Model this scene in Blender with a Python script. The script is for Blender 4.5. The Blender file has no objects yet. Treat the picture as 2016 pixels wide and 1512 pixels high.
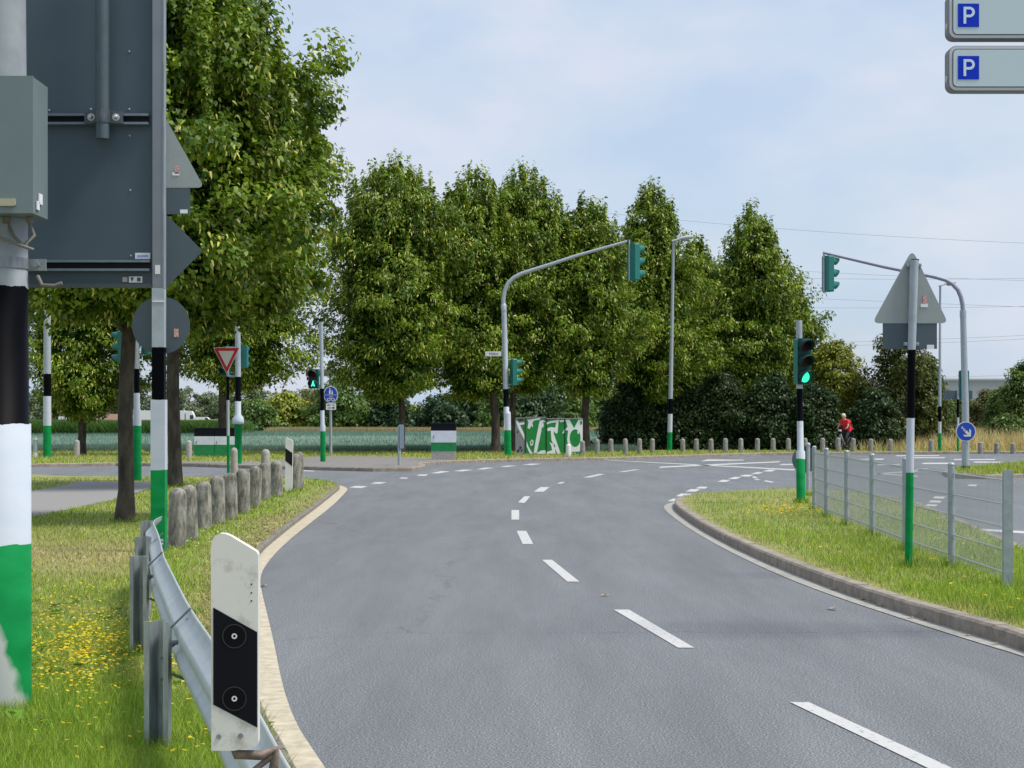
import bpy, math, random
import numpy as np
from mathutils import Matrix, Vector
random.seed(7); RNG = np.random.default_rng(11)
PI = math.pi; R_ = math.radians
sc = bpy.context.scene
COL = sc.collection

# ------------------------------------------------------------------ camera
F = 3900.0; CU = 1008.0; CV = 826.0; H = 1.65     # photo pixels (2016 wide), horizon row, eye height
cam = bpy.data.objects.new('camera', bpy.data.cameras.new('camera'))
COL.objects.link(cam); sc.camera = cam
cam.location = (0, 0, H); cam.rotation_euler = (R_(90), 0, 0)
cam.data.sensor_width = 36; cam.data.lens = F/2016*36
cam.data.shift_y = (CV-756)/2016
cam.data.clip_start = 0.1; cam.data.clip_end = 8000

# ------------------------------------------------------------------ world
W = bpy.data.worlds.new('World'); sc.world = W; W.use_nodes = True
SUN_EL, SUN_AZ = R_(60), R_(104)      # azimuth measured from +Y clockwise (towards +X)
nt = W.node_tree; nt.nodes.clear()
def wn(t, **k):
    n = nt.nodes.new(t)
    for a, b in k.items(): setattr(n, a, b)
    return n
wo = wn('ShaderNodeOutputWorld'); bg = wn('ShaderNodeBackground')
sky = wn('ShaderNodeTexSky', sky_type='NISHITA', sun_disc=False, sun_elevation=SUN_EL, sun_rotation=SUN_AZ,
         air_density=1.0, dust_density=1.6, ozone_density=1.0, altitude=50)
tc = wn('ShaderNodeTexCoord')
mp = wn('ShaderNodeMapping'); mp.inputs['Scale'].default_value = (1.0, 1.0, 1.9); mp.inputs['Location'].default_value = (0.32, 0.1, 0.25)
n1 = wn('ShaderNodeTexNoise'); n1.inputs['Scale'].default_value = 7.0; n1.inputs['Detail'].default_value = 5; n1.inputs['Roughness'].default_value = .5; n1.inputs['Distortion'].default_value = .5
cr = wn('ShaderNodeValToRGB'); cr.color_ramp.elements[0].position = .34; cr.color_ramp.elements[1].position = .68
cr.color_ramp.elements[0].color = (.72, .72, .72, 1); cr.color_ramp.elements[1].color = (1, 1, 1, 1)
n2 = wn('ShaderNodeTexNoise'); n2.inputs['Scale'].default_value = 6.5; n2.inputs['Detail'].default_value = 6; n2.inputs['Roughness'].default_value = .5
cr2 = wn('ShaderNodeValToRGB'); cr2.color_ramp.elements[0].position = .40; cr2.color_ramp.elements[1].position = .68
cr2.color_ramp.elements[0].color = (3.35, 4.15, 5.3, 1); cr2.color_ramp.elements[1].color = (4.75, 4.9, 5.5, 1)
mx = wn('ShaderNodeMixRGB')
L = nt.links.new
L(tc.outputs['Generated'], mp.inputs['Vector']); L(mp.outputs[0], n1.inputs['Vector']); L(mp.outputs[0], n2.inputs['Vector'])
L(n1.outputs['Fac'], cr.inputs[0]); L(n2.outputs['Fac'], cr2.inputs[0])
L(cr.outputs[0], mx.inputs[0]); L(sky.outputs[0], mx.inputs[1]); L(cr2.outputs[0], mx.inputs[2])
L(mx.outputs[0], bg.inputs[0]); bg.inputs[1].default_value = 0.115
L(bg.outputs[0], wo.inputs[0])

sd = bpy.data.lights.new('sun', 'SUN'); sun = bpy.data.objects.new('sun', sd); COL.objects.link(sun)
sd.energy = 2.8; sd.angle = R_(16); sd.color = (1.0, .95, .86)
sv = Vector((math.sin(SUN_AZ)*math.cos(SUN_EL), math.cos(SUN_AZ)*math.cos(SUN_EL), math.sin(SUN_EL)))
sun.rotation_euler = sv.to_track_quat('Z', 'Y').to_euler(); sun.location = (0, 0, 60)
vs = sc.view_settings; vs.view_transform = 'Standard'; vs.look = 'None'; vs.exposure = 0.50; vs.gamma = 1; vs.use_curve_mapping = False
sc.cycles.max_bounces = 6; sc.cycles.transparent_max_bounces = 8

# ------------------------------------------------------------------ helpers
def G(u, v, z=0.0):
    """ground point of a photo pixel on the plane at height z"""
    Y = F*(H-z)/(v-CV)
    return ((u-CU)/F*Y, Y, z)
def S(v, z=0.0): return (v-CV)/(H-z)          # pixels per metre at that base row
def ZZ(v, s): return H-(v-CV)/s
def PX(u, v, Y): return ((u-CU)/F*Y, Y, H-(v-CV)/F*Y)

MATS = {}
def mat(name, col, rough=.6, metal=0, var=0, vscale=8, bump=0, bscale=40, emit=None, col2=None, spec=None, stretch=None, detail=4):
    if name in MATS: return MATS[name]
    m = bpy.data.materials.new(name); m.use_nodes = True; MATS[name] = m
    t = m.node_tree; b = t.nodes['Principled BSDF']
    b.inputs['Base Color'].default_value = (*col, 1); b.inputs['Roughness'].default_value = rough; b.inputs['Metallic'].default_value = metal
    if spec is not None: b.inputs['Specular IOR Level'].default_value = spec
    if emit: b.inputs['Emission Color'].default_value = (*col, 1); b.inputs['Emission Strength'].default_value = emit
    if var or col2 or bump:
        g = t.nodes.new('ShaderNodeNewGeometry')
        src = g.outputs['Position']
        if stretch:
            mm = t.nodes.new('ShaderNodeMapping'); mm.inputs['Scale'].default_value = stretch
            t.links.new(src, mm.inputs[0]); src = mm.outputs[0]
    if var or col2:
        n = t.nodes.new('ShaderNodeTexNoise'); n.inputs['Scale'].default_value = vscale; n.inputs['Detail'].default_value = detail; n.inputs['Roughness'].default_value = .65
        t.links.new(src, n.inputs['Vector'])
        r = t.nodes.new('ShaderNodeValToRGB'); r.color_ramp.elements[0].position = .32; r.color_ramp.elements[1].position = .68
        c2 = col2 or tuple(min(1, c*(1+var)) for c in col); c1 = col if col2 else tuple(c*(1-var) for c in col)
        r.color_ramp.elements[0].color = (*c1, 1); r.color_ramp.elements[1].color = (*c2, 1)
        t.links.new(n.outputs['Fac'], r.inputs[0]); t.links.new(r.outputs[0], b.inputs['Base Color'])
    if bump:
        n = t.nodes.new('ShaderNodeTexNoise'); n.inputs['Scale'].default_value = bscale; n.inputs['Detail'].default_value = 5
        t.links.new(src, n.inputs['Vector'])
        bp = t.nodes.new('ShaderNodeBump'); bp.inputs['Strength'].default_value = bump; bp.inputs['Distance'].default_value = .02
        t.links.new(n.outputs['Fac'], bp.inputs['Height']); t.links.new(bp.outputs[0], b.inputs['Normal'])
    return m

def foliage_mat(name, transl=.28, rough=.45):
    m = bpy.data.materials.new(name); m.use_nodes = True; MATS[name] = m
    t = m.node_tree; b = t.nodes['Principled BSDF']; out = t.nodes['Material Output']
    a = t.nodes.new('ShaderNodeAttribute'); a.attribute_name = 'tint'
    t.links.new(a.outputs['Color'], b.inputs['Base Color']); b.inputs['Roughness'].default_value = rough
    b.inputs['Specular IOR Level'].default_value = .32
    tr = t.nodes.new('ShaderNodeBsdfTranslucent'); hs = t.nodes.new('ShaderNodeHueSaturation'); hs.inputs['Value'].default_value = 1.25; hs.inputs['Hue'].default_value = .485
    t.links.new(a.outputs['Color'], hs.inputs['Color']); t.links.new(hs.outputs[0], tr.inputs[0])
    ms = t.nodes.new('ShaderNodeMixShader'); ms.inputs[0].default_value = transl
    t.links.new(b.outputs[0], ms.inputs[1]); t.links.new(tr.outputs[0], ms.inputs[2]); t.links.new(ms.outputs[0], out.inputs[0])
    return m
M_LEAF = foliage_mat('leaf'); M_GRASS = foliage_mat('grass_blade', .3, .6)

galv = mat('galvanised', (.36, .41, .45), .5, .25, var=.16, vscale=22, bump=.1)
galv_dark = mat('galvanised_dark', (.22, .25, .27), .5, .3, var=.3, vscale=9, stretch=(3, 3, .6))
alu_back = mat('sign_back', (.30, .335, .33), .6, .1, var=.04, vscale=5)
alu_back_dark = mat('sign_back_dark', (.070, .100, .118), .6, .1, var=.06, vscale=3)
white_face = mat('white_face', (.66, .67, .67), .5)
red_face = mat('red_face', (.55, .012, .03), .4)
blue_face = mat('blue_face', (.006, .055, .43), .4)
black_face = mat('black_face', (.010, .010, .012), .5, spec=.2)
teal = mat('signal_green_paint', (.008, .155, .13), .45, var=.1, vscale=3)
teal_dark = mat('signal_dark', (.008, .036, .033), .5, spec=.25)
rubber = mat('rubber', (.015, .015, .016), .8)
concrete = mat('bollard_concrete', (.25, .245, .225), .9, var=.35, vscale=9, bump=.2, bscale=90)
concrete_pale = mat('pale_concrete', (.36, .35, .32), .9, var=.16, vscale=8, bump=.4, bscale=60)
sticker = mat('sticker', (.75, .76, .78), .5)

def flag_mat(name, zg, zw, zb, top=(.36, .41, .45), worn=None, wob=.02):
    """painted bands on a pole: green up to zg, white to zw, black to zb, galvanised above (heights in metres)"""
    m = bpy.data.materials.new(name); m.use_nodes = True
    t = m.node_tree; b = t.nodes['Principled BSDF']; b.inputs['Roughness'].default_value = .5; b.inputs['Specular IOR Level'].default_value = .06
    g = t.nodes.new('ShaderNodeNewGeometry'); sx = t.nodes.new('ShaderNodeSeparateXYZ'); t.links.new(g.outputs['Position'], sx.inputs[0])
    n = t.nodes.new('ShaderNodeTexNoise'); n.inputs['Scale'].default_value = 9; n.inputs['Detail'].default_value = 5; t.links.new(g.outputs['Position'], n.inputs['Vector'])
    def math_(op, a, bb):
        q = t.nodes.new('ShaderNodeMath'); q.operation = op
        for i, x in enumerate((a, bb)):
            if isinstance(x, (int, float)): q.inputs[i].default_value = x
            else: t.links.new(x, q.inputs[i])
        return q.outputs[0]
    z = math_('ADD', sx.outputs['Z'], math_('MULTIPLY', math_('SUBTRACT', n.outputs['Fac'], .5), wob*2))
    n3 = t.nodes.new('ShaderNodeTexNoise'); n3.inputs['Scale'].default_value = 3.5; n3.inputs['Detail'].default_value = 6
    mm = t.nodes.new('ShaderNodeMapping'); mm.inputs['Scale'].default_value = (1, 1, 2.5); t.links.new(g.outputs['Position'], mm.inputs[0]); t.links.new(mm.outputs[0], n3.inputs['Vector'])
    def mixc(f, a, bb):
        q = t.nodes.new('ShaderNodeMixRGB')
        if isinstance(f, float): q.inputs[0].default_value = f
        else: t.links.new(f, q.inputs[0])
        for i, x in ((1, a), (2, bb)):
            if isinstance(x, tuple): q.inputs[i].default_value = (*x, 1)
            else: t.links.new(x, q.inputs[i])
        return q.outputs[0]
    green = mixc(n3.outputs['Fac'], (.002, .15, .035), (.014, .33, .095))
    white = mixc(n3.outputs['Fac'], (.44, .50, .58), (.56, .60, .66))
    black = (.001, .0012, .003)
    steel = mixc(n.outputs['Fac'], tuple(c*.75 for c in top), tuple(min(1, c*1.2) for c in top))
    c = mixc(math_('GREATER_THAN', z, zg), green, white)
    c = mixc(math_('GREATER_THAN', z, zw), c, black)
    c = mixc(math_('GREATER_THAN', z, zb), c, steel)
    if worn:      # bare metal showing low down on one side of the thick pole
        x0, zt = worn
        n4 = t.nodes.new('ShaderNodeTexNoise'); n4.inputs['Scale'].default_value = 4; n4.inputs['Detail'].default_value = 6; t.links.new(g.outputs['Position'], n4.inputs['Vector'])
        q = math_('ADD', math_('ADD', math_('MULTIPLY', math_('SUBTRACT', sx.outputs['X'], x0), 5.), math_('MULTIPLY', math_('SUBTRACT', sx.outputs['Z'], zt), 1.3)), math_('MULTIPLY', math_('SUBTRACT', n4.outputs['Fac'], .5), 1.0))
        ramp = t.nodes.new('ShaderNodeMapRange'); ramp.inputs['From Min'].default_value = -.14; ramp.inputs['From Max'].default_value = .03; ramp.inputs['To Min'].default_value = 1; ramp.inputs['To Max'].default_value = 0
        t.links.new(q, ramp.inputs[0]); c = mixc(ramp.outputs[0], c, (.42, .45, .44))
    t.links.new(c, b.inputs['Base Color'])
    return m

class MB:
    def __init__(s): s.v = []; s.f = []; s.m = []; s.x = None; s.sm = []
    def add(s, vs, fs, mi=0, smooth=False):
        o = len(s.v)
        if s.x is not None: vs = [tuple(s.x @ Vector(p)) for p in vs]
        s.v += [tuple(p) for p in vs]
        for f in fs: s.f.append(tuple(i+o for i in f)); s.m.append(mi); s.sm.append(smooth)
        return s
    def box(s, c, d, mi=0, bev=0):
        x, y, z = c; a, b, h = d[0]/2, d[1]/2, d[2]/2
        if bev:
            pts = []
            e = bev
            prof = [(-a+e, -h), (a-e, -h), (a, -h+e), (a, h-e), (a-e, h), (-a+e, h), (-a, h-e), (-a, -h+e)]
            vs = [(x+p, y-b, z+q) for p, q in prof]+[(x+p, y+b, z+q) for p, q in prof]
            n = 8
            fs = [tuple(range(n-1, -1, -1))[::-1], tuple(range(2*n-1, n-1, -1))]+[(i, i+n, (i+1) % n+n, (i+1) % n) for i in range(n)]
            return s.add(vs, fs, mi)
        vs = [(x+i*a, y+j*b, z+k*h) for i in (-1, 1) for j in (-1, 1) for k in (-1, 1)]
        return s.add(vs, [(0, 1, 3, 2), (4, 6, 7, 5), (0, 4, 5, 1), (2, 3, 7, 6), (0, 2, 6, 4), (1, 5, 7, 3)], mi)
    def tube(s, path, rad, n=12, mi=0, caps=True):
        P = [Vector(p) for p in path]; k = len(P)
        if isinstance(rad, (int, float)): rad = [rad]*k
        vs = []; up = None
        for i in range(k):
            d = (P[min(i+1, k-1)]-P[max(i-1, 0)]).normalized()
            if up is None: up = Vector((1, 0, 0)) if abs(d.x) < .8 else Vector((0, 1, 0))
            a = d.cross(up).normalized(); b = d.cross(a).normalized(); up = -b if False else a.cross(d).normalized()
            for j in range(n):
                t = 2*PI*j/n; vs.append(P[i]+a*(math.cos(t)*rad[i])+up*(math.sin(t)*rad[i]))
        fs = [(i*n+j, i*n+(j+1) % n, (i+1)*n+(j+1) % n, (i+1)*n+j) for i in range(k-1) for j in range(n)]
        s.add(vs, fs, mi, True)
        if caps: s.add(vs[:n], [tuple(range(n))[::-1]], mi); s.add(vs[-n:], [tuple(range(n))], mi)
        return s
    def lathe(s, c, prof, n=16, mi=0):
        vs = [(c[0]+r*math.cos(2*PI*j/n), c[1]+r*math.sin(2*PI*j/n), c[2]+z) for r, z in prof for j in range(n)]
        k = len(prof)
        return s.add(vs, [(i*n+j, i*n+(j+1) % n, (i+1)*n+(j+1) % n, (i+1)*n+j) for i in range(k-1) for j in range(n)], mi, True)
    def ball(s, c, r, n=10, mi=0, sc_=(1, 1, 1)):
        vs = []; fs = []
        for i in range(n+1):
            for j in range(n):
                a = PI*i/n; b = 2*PI*j/n
                vs.append((c[0]+r*sc_[0]*math.sin(a)*math.cos(b), c[1]+r*sc_[1]*math.sin(a)*math.sin(b), c[2]+r*sc_[2]*math.cos(a)))
        for i in range(n):
            for j in range(n): fs.append((i*n+j, (i+1)*n+j, (i+1)*n+(j+1) % n, i*n+(j+1) % n))
        return s.add(vs, fs, mi, True)
    def plate(s, pts, y0, y1, mi=0, side=None):
        """outline in x,z ; from y0 (front) to y1"""
        n = len(pts)
        vs = [(p[0], y0, p[1]) for p in pts]+[(p[0], y1, p[1]) for p in pts]
        s.add(vs, [tuple(range(n)), tuple(range(2*n-1, n-1, -1))], mi)
        s.add(vs, [(i, i+n, (i+1) % n+n, (i+1) % n) for i in range(n)], mi if side is None else side)
        return s
    def build(s, name, mats, parent=None, loc=None):
        me = bpy.data.meshes.new(name); me.from_pydata(s.v, [], s.f)
        if not isinstance(mats, (list, tuple)): mats = [mats]
        for m in mats: me.materials.append(m)
        me.polygons.foreach_set('material_index', s.m); me.polygons.foreach_set('use_smooth', s.sm); me.update()
        o = bpy.data.objects.new(name, me); COL.objects.link(o)
        if parent is not None: o.parent = parent
        if loc is not None: o.location = loc
        return o

def tag(o, label=None, cat=None, group=None, kind=None):
    if label: o['label'] = label
    if cat: o['category'] = cat
    if group: o['group'] = group
    if kind: o['kind'] = kind
    return o
def thing(name, label, cat, loc=(0, 0, 0), group=None, rz=0):
    o = bpy.data.objects.new(name, None); COL.objects.link(o); o.location = loc; o.rotation_euler = (0, 0, rz)
    o.empty_display_size = .2
    return tag(o, label, cat, group)
def copy_tree(o, loc, rz, parent=None):
    c = o.copy(); COL.objects.link(c)
    if parent is None: c.location = loc; c.rotation_euler = (0, 0, rz)
    else: c.parent = parent
    for ch in list(o.children): copy_tree(ch, None, 0, c)
    return c
def rounded(x0, z0, x1, z1, r, n=5):
    out = []
    for cx, cz, a0 in ((x1-r, z1-r, 0), (x0+r, z1-r, 90), (x0+r, z0+r, 180), (x1-r, z0+r, 270)):
        for i in range(n+1):
            a = R_(a0+90*i/n); out.append((cx+r*math.cos(a), cz+r*math.sin(a)))
    return out
def round_poly(pts, r, n=4):
    out = []; k = len(pts)
    for i in range(k):
        p = Vector(pts[i]); a = (Vector(pts[i-1])-p); b = (Vector(pts[(i+1) % k])-p)
        ang = a.angle(b); d = r/math.tan(ang/2)
        A = p+a.normalized()*d; B = p+b.normalized()*d
        for j in range(n+1):
            t = j/n; q = A*(1-t)**2+p*2*t*(1-t)+B*t*t; out.append((q.x, q.y))
    return out
def circle(cx, cz, r, n=32, rz=None): return [(cx+r*math.cos(2*PI*i/n), cz+(rz or r)*math.sin(2*PI*i/n)) for i in range(n)]
def ring(mb, cx, cz, r0, r1, y, mi=0, n=32):
    vs = [(cx+r*math.cos(2*PI*i/n), y, cz+r*math.sin(2*PI*i/n)) for r in (r0, r1) for i in range(n)]
    mb.add(vs, [(i, (i+1) % n, n+(i+1) % n, n+i) for i in range(n)], mi)
def text_mb(mb, txt, x, y, z, size, mi=0, squash=1.0):
    """letters as real mesh faces in the x/z plane, centred on x,z, facing -Y"""
    cu = bpy.data.curves.new('t', 'FONT'); cu.body = txt; cu.size = size; cu.align_x = 'CENTER'; cu.align_y = 'CENTER'; cu.resolution_u = 3
    ob = bpy.data.objects.new('t', cu); COL.objects.link(ob)
    dg = bpy.context.evaluated_depsgraph_get(); me = bpy.data.meshes.new_from_object(ob.evaluated_get(dg))
    mb.add([(x+v.co.x*squash, y, z+v.co.y) for v in me.vertices], [tuple(p.vertices) for p in me.polygons], mi)
    bpy.data.objects.remove(ob); bpy.data.curves.remove(cu); bpy.data.meshes.remove(me)

def sheet(name, pts, m, kind='structure', label=None, z=None):
    me = bpy.data.meshes.new(name); me.from_pydata([(p[0], p[1], p[2] if z is None else z) for p in pts], [], [tuple(range(len(pts)))])
    me.materials.append(m); o = bpy.data.objects.new(name, me); COL.objects.link(o)
    me.update()
    if me.polygons[0].normal.z < 0: me.flip_normals()
    if kind: o['kind'] = kind
    return o
def offs(pl, d):
    out = []
    for i in range(len(pl)):
        a = Vector(pl[max(i-1, 0)][:2]); b = Vector(pl[min(i+1, len(pl)-1)][:2]); t = (b-a).normalized()
        out.append((pl[i][0]-t.y*d, pl[i][1]+t.x*d))
    return out
def smooth_pl(pl, k=2):
    for _ in range(k):
        q = [pl[0]]
        for a, b in zip(pl, pl[1:]):
            q += [tuple(a[i]*.75+b[i]*.25 for i in range(2)), tuple(a[i]*.25+b[i]*.75 for i in range(2))]
        q.append(pl[-1]); pl = q
    return pl
def kerb(name, pl, h, w, m):
    """kerb stones: face along pl, body to the left of its direction; joints every metre or so are grooves"""
    mb = MB(); inn = offs(pl, w); bev = offs(pl, .018)
    for i in range(len(pl)-1):
        a, b = pl[i], pl[i+1]; ln = math.hypot(b[0]-a[0], b[1]-a[1])
        k = max(1, round(ln/1.0)) if ln > 1.2 else 1
        for j in range(k):
            t0, t1 = j/k, (j+1)/k
            if ln > .9: t1 -= .012/ln*1.0; t0 += .012/ln*0
            lp = lambda A, B, t: (A[0]+(B[0]-A[0])*t, A[1]+(B[1]-A[1])*t)
            jj = random.uniform(-.004, .004)
            vs = []
            for t in (t0, t1):
                f = lp(pl[i], pl[i+1], t); g = lp(bev[i], bev[i+1], t); q = lp(inn[i], inn[i+1], t)
                vs += [(f[0], f[1], -.05), (f[0], f[1], h-.02+jj), (g[0], g[1], h+jj), (q[0], q[1], h+jj), (q[0], q[1], -.05)]
            mb.add(vs, [(0, 5, 6, 1), (1, 6, 7, 2), (2, 7, 8, 3), (3, 8, 9, 4), (0, 1, 2, 3, 4), (9, 8, 7, 6, 5)])
    o = mb.build(name, m); o['kind'] = 'structure'; return o
def strip(name, A, B, z, m):
    vs = [(p[0], p[1], z) for p in A]+[(p[0], p[1], z) for p in B]; n = len(A)
    mb = MB().add(vs, [(i, i+1, n+i+1, n+i) for i in range(n-1)])
    o = mb.build(name, m); o['kind'] = 'structure'; return o

# ------------------------------------------------------------------ ground materials
def asphalt_mat():
    m = mat('asphalt', (.12, .126, .14), .82, spec=.35)
    t = m.node_tree; b = t.nodes['Principled BSDF']; g = t.nodes.new('ShaderNodeNewGeometry')
    def nz(s, d=4):
        n = t.nodes.new('ShaderNodeTexNoise'); n.inputs['Scale'].default_value = s; n.inputs['Detail'].default_value = d; n.inputs['Roughness'].default_value = .7
        t.links.new(g.outputs['Position'], n.inputs['Vector']); return n
    a, big = nz(85, 3), nz(.5, 5)
    mps = t.nodes.new('ShaderNodeMapping'); mps.inputs['Scale'].default_value = (2.6, .28, 1); mps.inputs['Rotation'].default_value = (0, 0, .12)
    t.links.new(g.outputs['Position'], mps.inputs[0]); t.links.new(mps.outputs[0], big.inputs['Vector'])
    r = t.nodes.new('ShaderNodeValToRGB'); r.color_ramp.elements[0].position = .36; r.color_ramp.elements[1].position = .64
    r.color_ramp.elements[0].color = (.060, .063, .068, 1); r.color_ramp.elements[1].color = (.36, .37, .385, 1)
    e = r.color_ramp.elements.new(.51); e.color = (.128, .141, .158, 1)
    t.links.new(a.outputs['Fac'], r.inputs[0])
    mx = t.nodes.new('ShaderNodeMixRGB'); mx.blend_type = 'MULTIPLY'; mx.inputs[0].default_value = 1
    r2 = t.nodes.new('ShaderNodeValToRGB'); r2.color_ramp.elements[0].position = .3; r2.color_ramp.elements[1].position = .7
    r2.color_ramp.elements[0].color = (.80, .80, .80, 1); r2.color_ramp.elements[1].color = (1.16, 1.15, 1.13, 1)
    t.links.new(big.outputs['Fac'], r2.inputs[0]); t.links.new(r.outputs[0], mx.inputs[1]); t.links.new(r2.outputs[0], mx.inputs[2])
    # fine cracks / tar seams
    vo = t.nodes.new('ShaderNodeTexVoronoi'); vo.feature = 'DISTANCE_TO_EDGE'; vo.inputs['Scale'].default_value = .11
    dn = nz(1.3, 5); ad = t.nodes.new('ShaderNodeMixRGB'); ad.blend_type = 'ADD'; ad.inputs[0].default_value = .9
    t.links.new(g.outputs['Position'], ad.inputs[1]); t.links.new(dn.outputs['Color'], ad.inputs[2]); t.links.new(ad.outputs[0], vo.inputs['Vector'])
    lt = t.nodes.new('ShaderNodeMath'); lt.operation = 'LESS_THAN'; lt.inputs[1].default_value = .0016; t.links.new(vo.outputs['Distance'], lt.inputs[0])
    sc_ = t.nodes.new('ShaderNodeMath'); sc_.operation = 'MULTIPLY'; sc_.inputs[1].default_value = .35; t.links.new(lt.outputs[0], sc_.inputs[0])
    m2 = t.nodes.new('ShaderNodeMixRGB'); m2.inputs[2].default_value = (.04, .042, .048, 1)
    t.links.new(sc_.outputs[0], m2.inputs[0]); t.links.new(mx.outputs[0], m2.inputs[1]); t.links.new(m2.outputs[0], b.inputs['Base Color'])
    bp = t.nodes.new('ShaderNodeBump'); bp.inputs['Strength'].default_value = .15; bp.inputs['Distance'].default_value = .01
    t.links.new(a.outputs['Fac'], bp.inputs['Height']); t.links.new(bp.outputs[0], b.inputs['Normal'])
    return m
asph = asphalt_mat()
paving = mat('paving', (.20, .185, .175), .9, var=.22, vscale=7, bump=.3, bscale=120)
pathm = mat('path_asphalt', (.25, .24, .235), .9, var=.25, vscale=60, bump=.3, bscale=120)
kerbm = mat('kerb_stone', (.28, .24, .195), .9, var=.3, vscale=6, bump=.5, bscale=50)
kerb_dark = mat('kerb_dark', (.19, .175, .15), .9, var=.35, vscale=9, bump=.5, bscale=50)
gutter = mat('gutter_pale', (.32, .31, .285), .9, var=.22, vscale=9, bump=.2, bscale=70)
band = mat('edge_band_cream', (.36, .31, .23), .85, vscale=9, detail=9, col2=(.60, .54, .41))
paint = mat('road_paint', (.50, .50, .50), .7, vscale=22, detail=8, col2=(.50, .50, .50))
_r = [n for n in paint.node_tree.nodes if n.type == 'VALTORGB'][0].color_ramp
_r.elements[0].position = .34; _r.elements[0].color = (.20, .205, .21, 1); _r.elements[1].position = .44; _r.elements[1].color = (.50, .50, .49, 1)
soil = mat('verge_soil', (.17, .20, .05), .95, vscale=1.6, col2=(.32, .28, .12), bump=.6, bscale=30)
farsoil = mat('far_ground', (.16, .17, .06), .95, vscale=.15, col2=(.30, .25, .12))

# ------------------------------------------------------------------ setting: ground, roads, kerbs
gr = sheet('ground', [(-2500, -60, -.06), (2500, -60, -.06), (2500, 5000, -.06), (-2500, 5000, -.06)], farsoil)
sheet('road', [(-90, -25, 0), (90, -25, 0), (90, 104, 0), (-90, 104, 0)], asph)

LZ = .08    # left verge height
left_edge = [(1.9, -12), (.65, 0), (-.15, 5), (-1.05, 9.38), (-1.44, 11.2), (-2.05, 15.2), (-2.7, 20), (-3.08, 24.1), (-3.21, 26.6),
             (-3.41, 31.2), (-3.66, 37.6), (-3.97, 44.7), (-4.08, 47.2), (-4.4, 49.7), (-5.2, 52.6), (-6.3, 54.4), (-7.4, 54.9), (-11.8, 54.9), (-15, 58.5), (-22, 63), (-45, 66)]
left_edge = smooth_pl(left_edge, 2)
kerb('left_kerb', left_edge, LZ, .06, kerb_dark)
lv = offs(left_edge, .055)
sheet('left_verge', lv+[(-45, 66), (-60, 60), (-60, -25), (-10, -25), (1.8, -25)], soil, z=LZ-.006)
# cream edge band on the road side
inner = [(635, 1512), (590, 1440), (556, 1370)] and [(2.15, -12), (.88, 0), (.06, 5), (-.89, 9.38), (-1.27, 11.2), (-1.84, 15.2), (-2.30, 18.3), (-2.63, 20.6), (-2.82, 22.8), (-3.02, 26.4), (-3.19, 31.0), (-3.45, 38.5), (-3.75, 44.5), (-3.82, 45.9), (-3.95, 47.6), (-4.25, 49.3), (-4.55, 50.4)]
inner = smooth_pl(inner, 2)
def nearest_on(pl, p):
    best = None
    for a, b in zip(pl, pl[1:]):
        ax, ay = a; bx, by = b; dx, dy = bx-ax, by-ay; L2 = dx*dx+dy*dy
        t = 0 if L2 == 0 else max(0, min(1, ((p[0]-ax)*dx+(p[1]-ay)*dy)/L2))
        q = (ax+dx*t, ay+dy*t); d = (q[0]-p[0])**2+(q[1]-p[1])**2
        if best is None or d < best[0]: best = (d, q)
    return best[1]
strip('edge_band', inner, [nearest_on(left_edge, p) for p in inner], .006, band)
# foot path crossing the left verge
pth = [G(u, v, LZ) for u, v in ((-420, 1110), (-150, 1065), (60, 1019), (150, 1000), (235, 982), (300, 960), (352, 950), (352, 948.6), (158, 948.2), (150, 950), (120, 957), (60, 967), (-150, 995), (-420, 1025))]
sheet('footpath', pth, pathm, z=LZ+.002)
# far side
FZ = .12
far_px = [(-400, 922), (-100, 921), (60, 920), (229, 917.5), (352, 918), (468, 922), (592, 925), (734, 928.5), (810, 928), (835, 925), (838, 921), (828, 917.5), (850, 915.5), (900, 912.5), (1000, 909.5), (1100, 908), (1200, 906), (1320, 902), (1500, 896.5), (1700, 894.5), (2016, 893.5), (2600, 893)]
far_edge = [G(u, v)[:2] for u, v in far_px]
kerb('far_kerb', far_edge, FZ, .18, kerbm)
fv = offs(far_edge, .175)
fverge = sheet('far_verge', fv+[(90, 96), (90, 420), (-200, 420), (-200, 68)], soil, z=FZ-.006)
pin = fv[4:14]
back = [G(u, v, FZ)[:2] for u, v in ((892, 904.5), (846, 902.5), (790, 899.5), (700, 898), (610, 899), (575, 904), (520, 908), (470, 910), (400, 909), (352, 908))]
sheet('pavement', pin+back, paving, z=FZ+.002)
# right island
isl = [(1.5, 0)] and [G(2400, 1420)[:2], G(2200, 1354)[:2]]+[G(u, v)[:2] for u, v in ((2016, 1283), (1952, 1261), (1827, 1224), (1700, 1183), (1590, 1142), (1484, 1098), (1390, 1050), (1345, 1019), (1328, 1004), (1329, 994))]
isl_far = [G(u, v)[:2] for u, v in ((1345, 986), (1380, 981), (1433, 977), (1500, 973), (1572, 971), (1640, 972), (1725, 982), (1812, 1002), (1884, 1034), (1990, 1082), (2100, 1132), (2400, 1240))]
isl_s = smooth_pl(isl, 2)
# direction: from near to far keeps island on the right -> reverse so that it lies on the left of the path
loop = isl_s+isl_far
loop_r = loop[::-1]
kerb('island_kerb', loop_r, FZ, .13, kerbm)
sheet('island_verge', offs(loop_r, .125), soil, z=FZ-.006)
gut = [G(u, v)[:2] for u, v in ((2400, 1432), (2200, 1365), (2016, 1293), (1937, 1270), (1791, 1224), (1645, 1176), (1535, 1134), (1426, 1082), (1360, 1044), (1320, 1015), (1306, 1001), (1309, 994), (1326, 989))]
gut = smooth_pl(gut, 2)
strip('gutter_strip', gut, [nearest_on(loop, p) for p in gut], .006, gutter)
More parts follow.
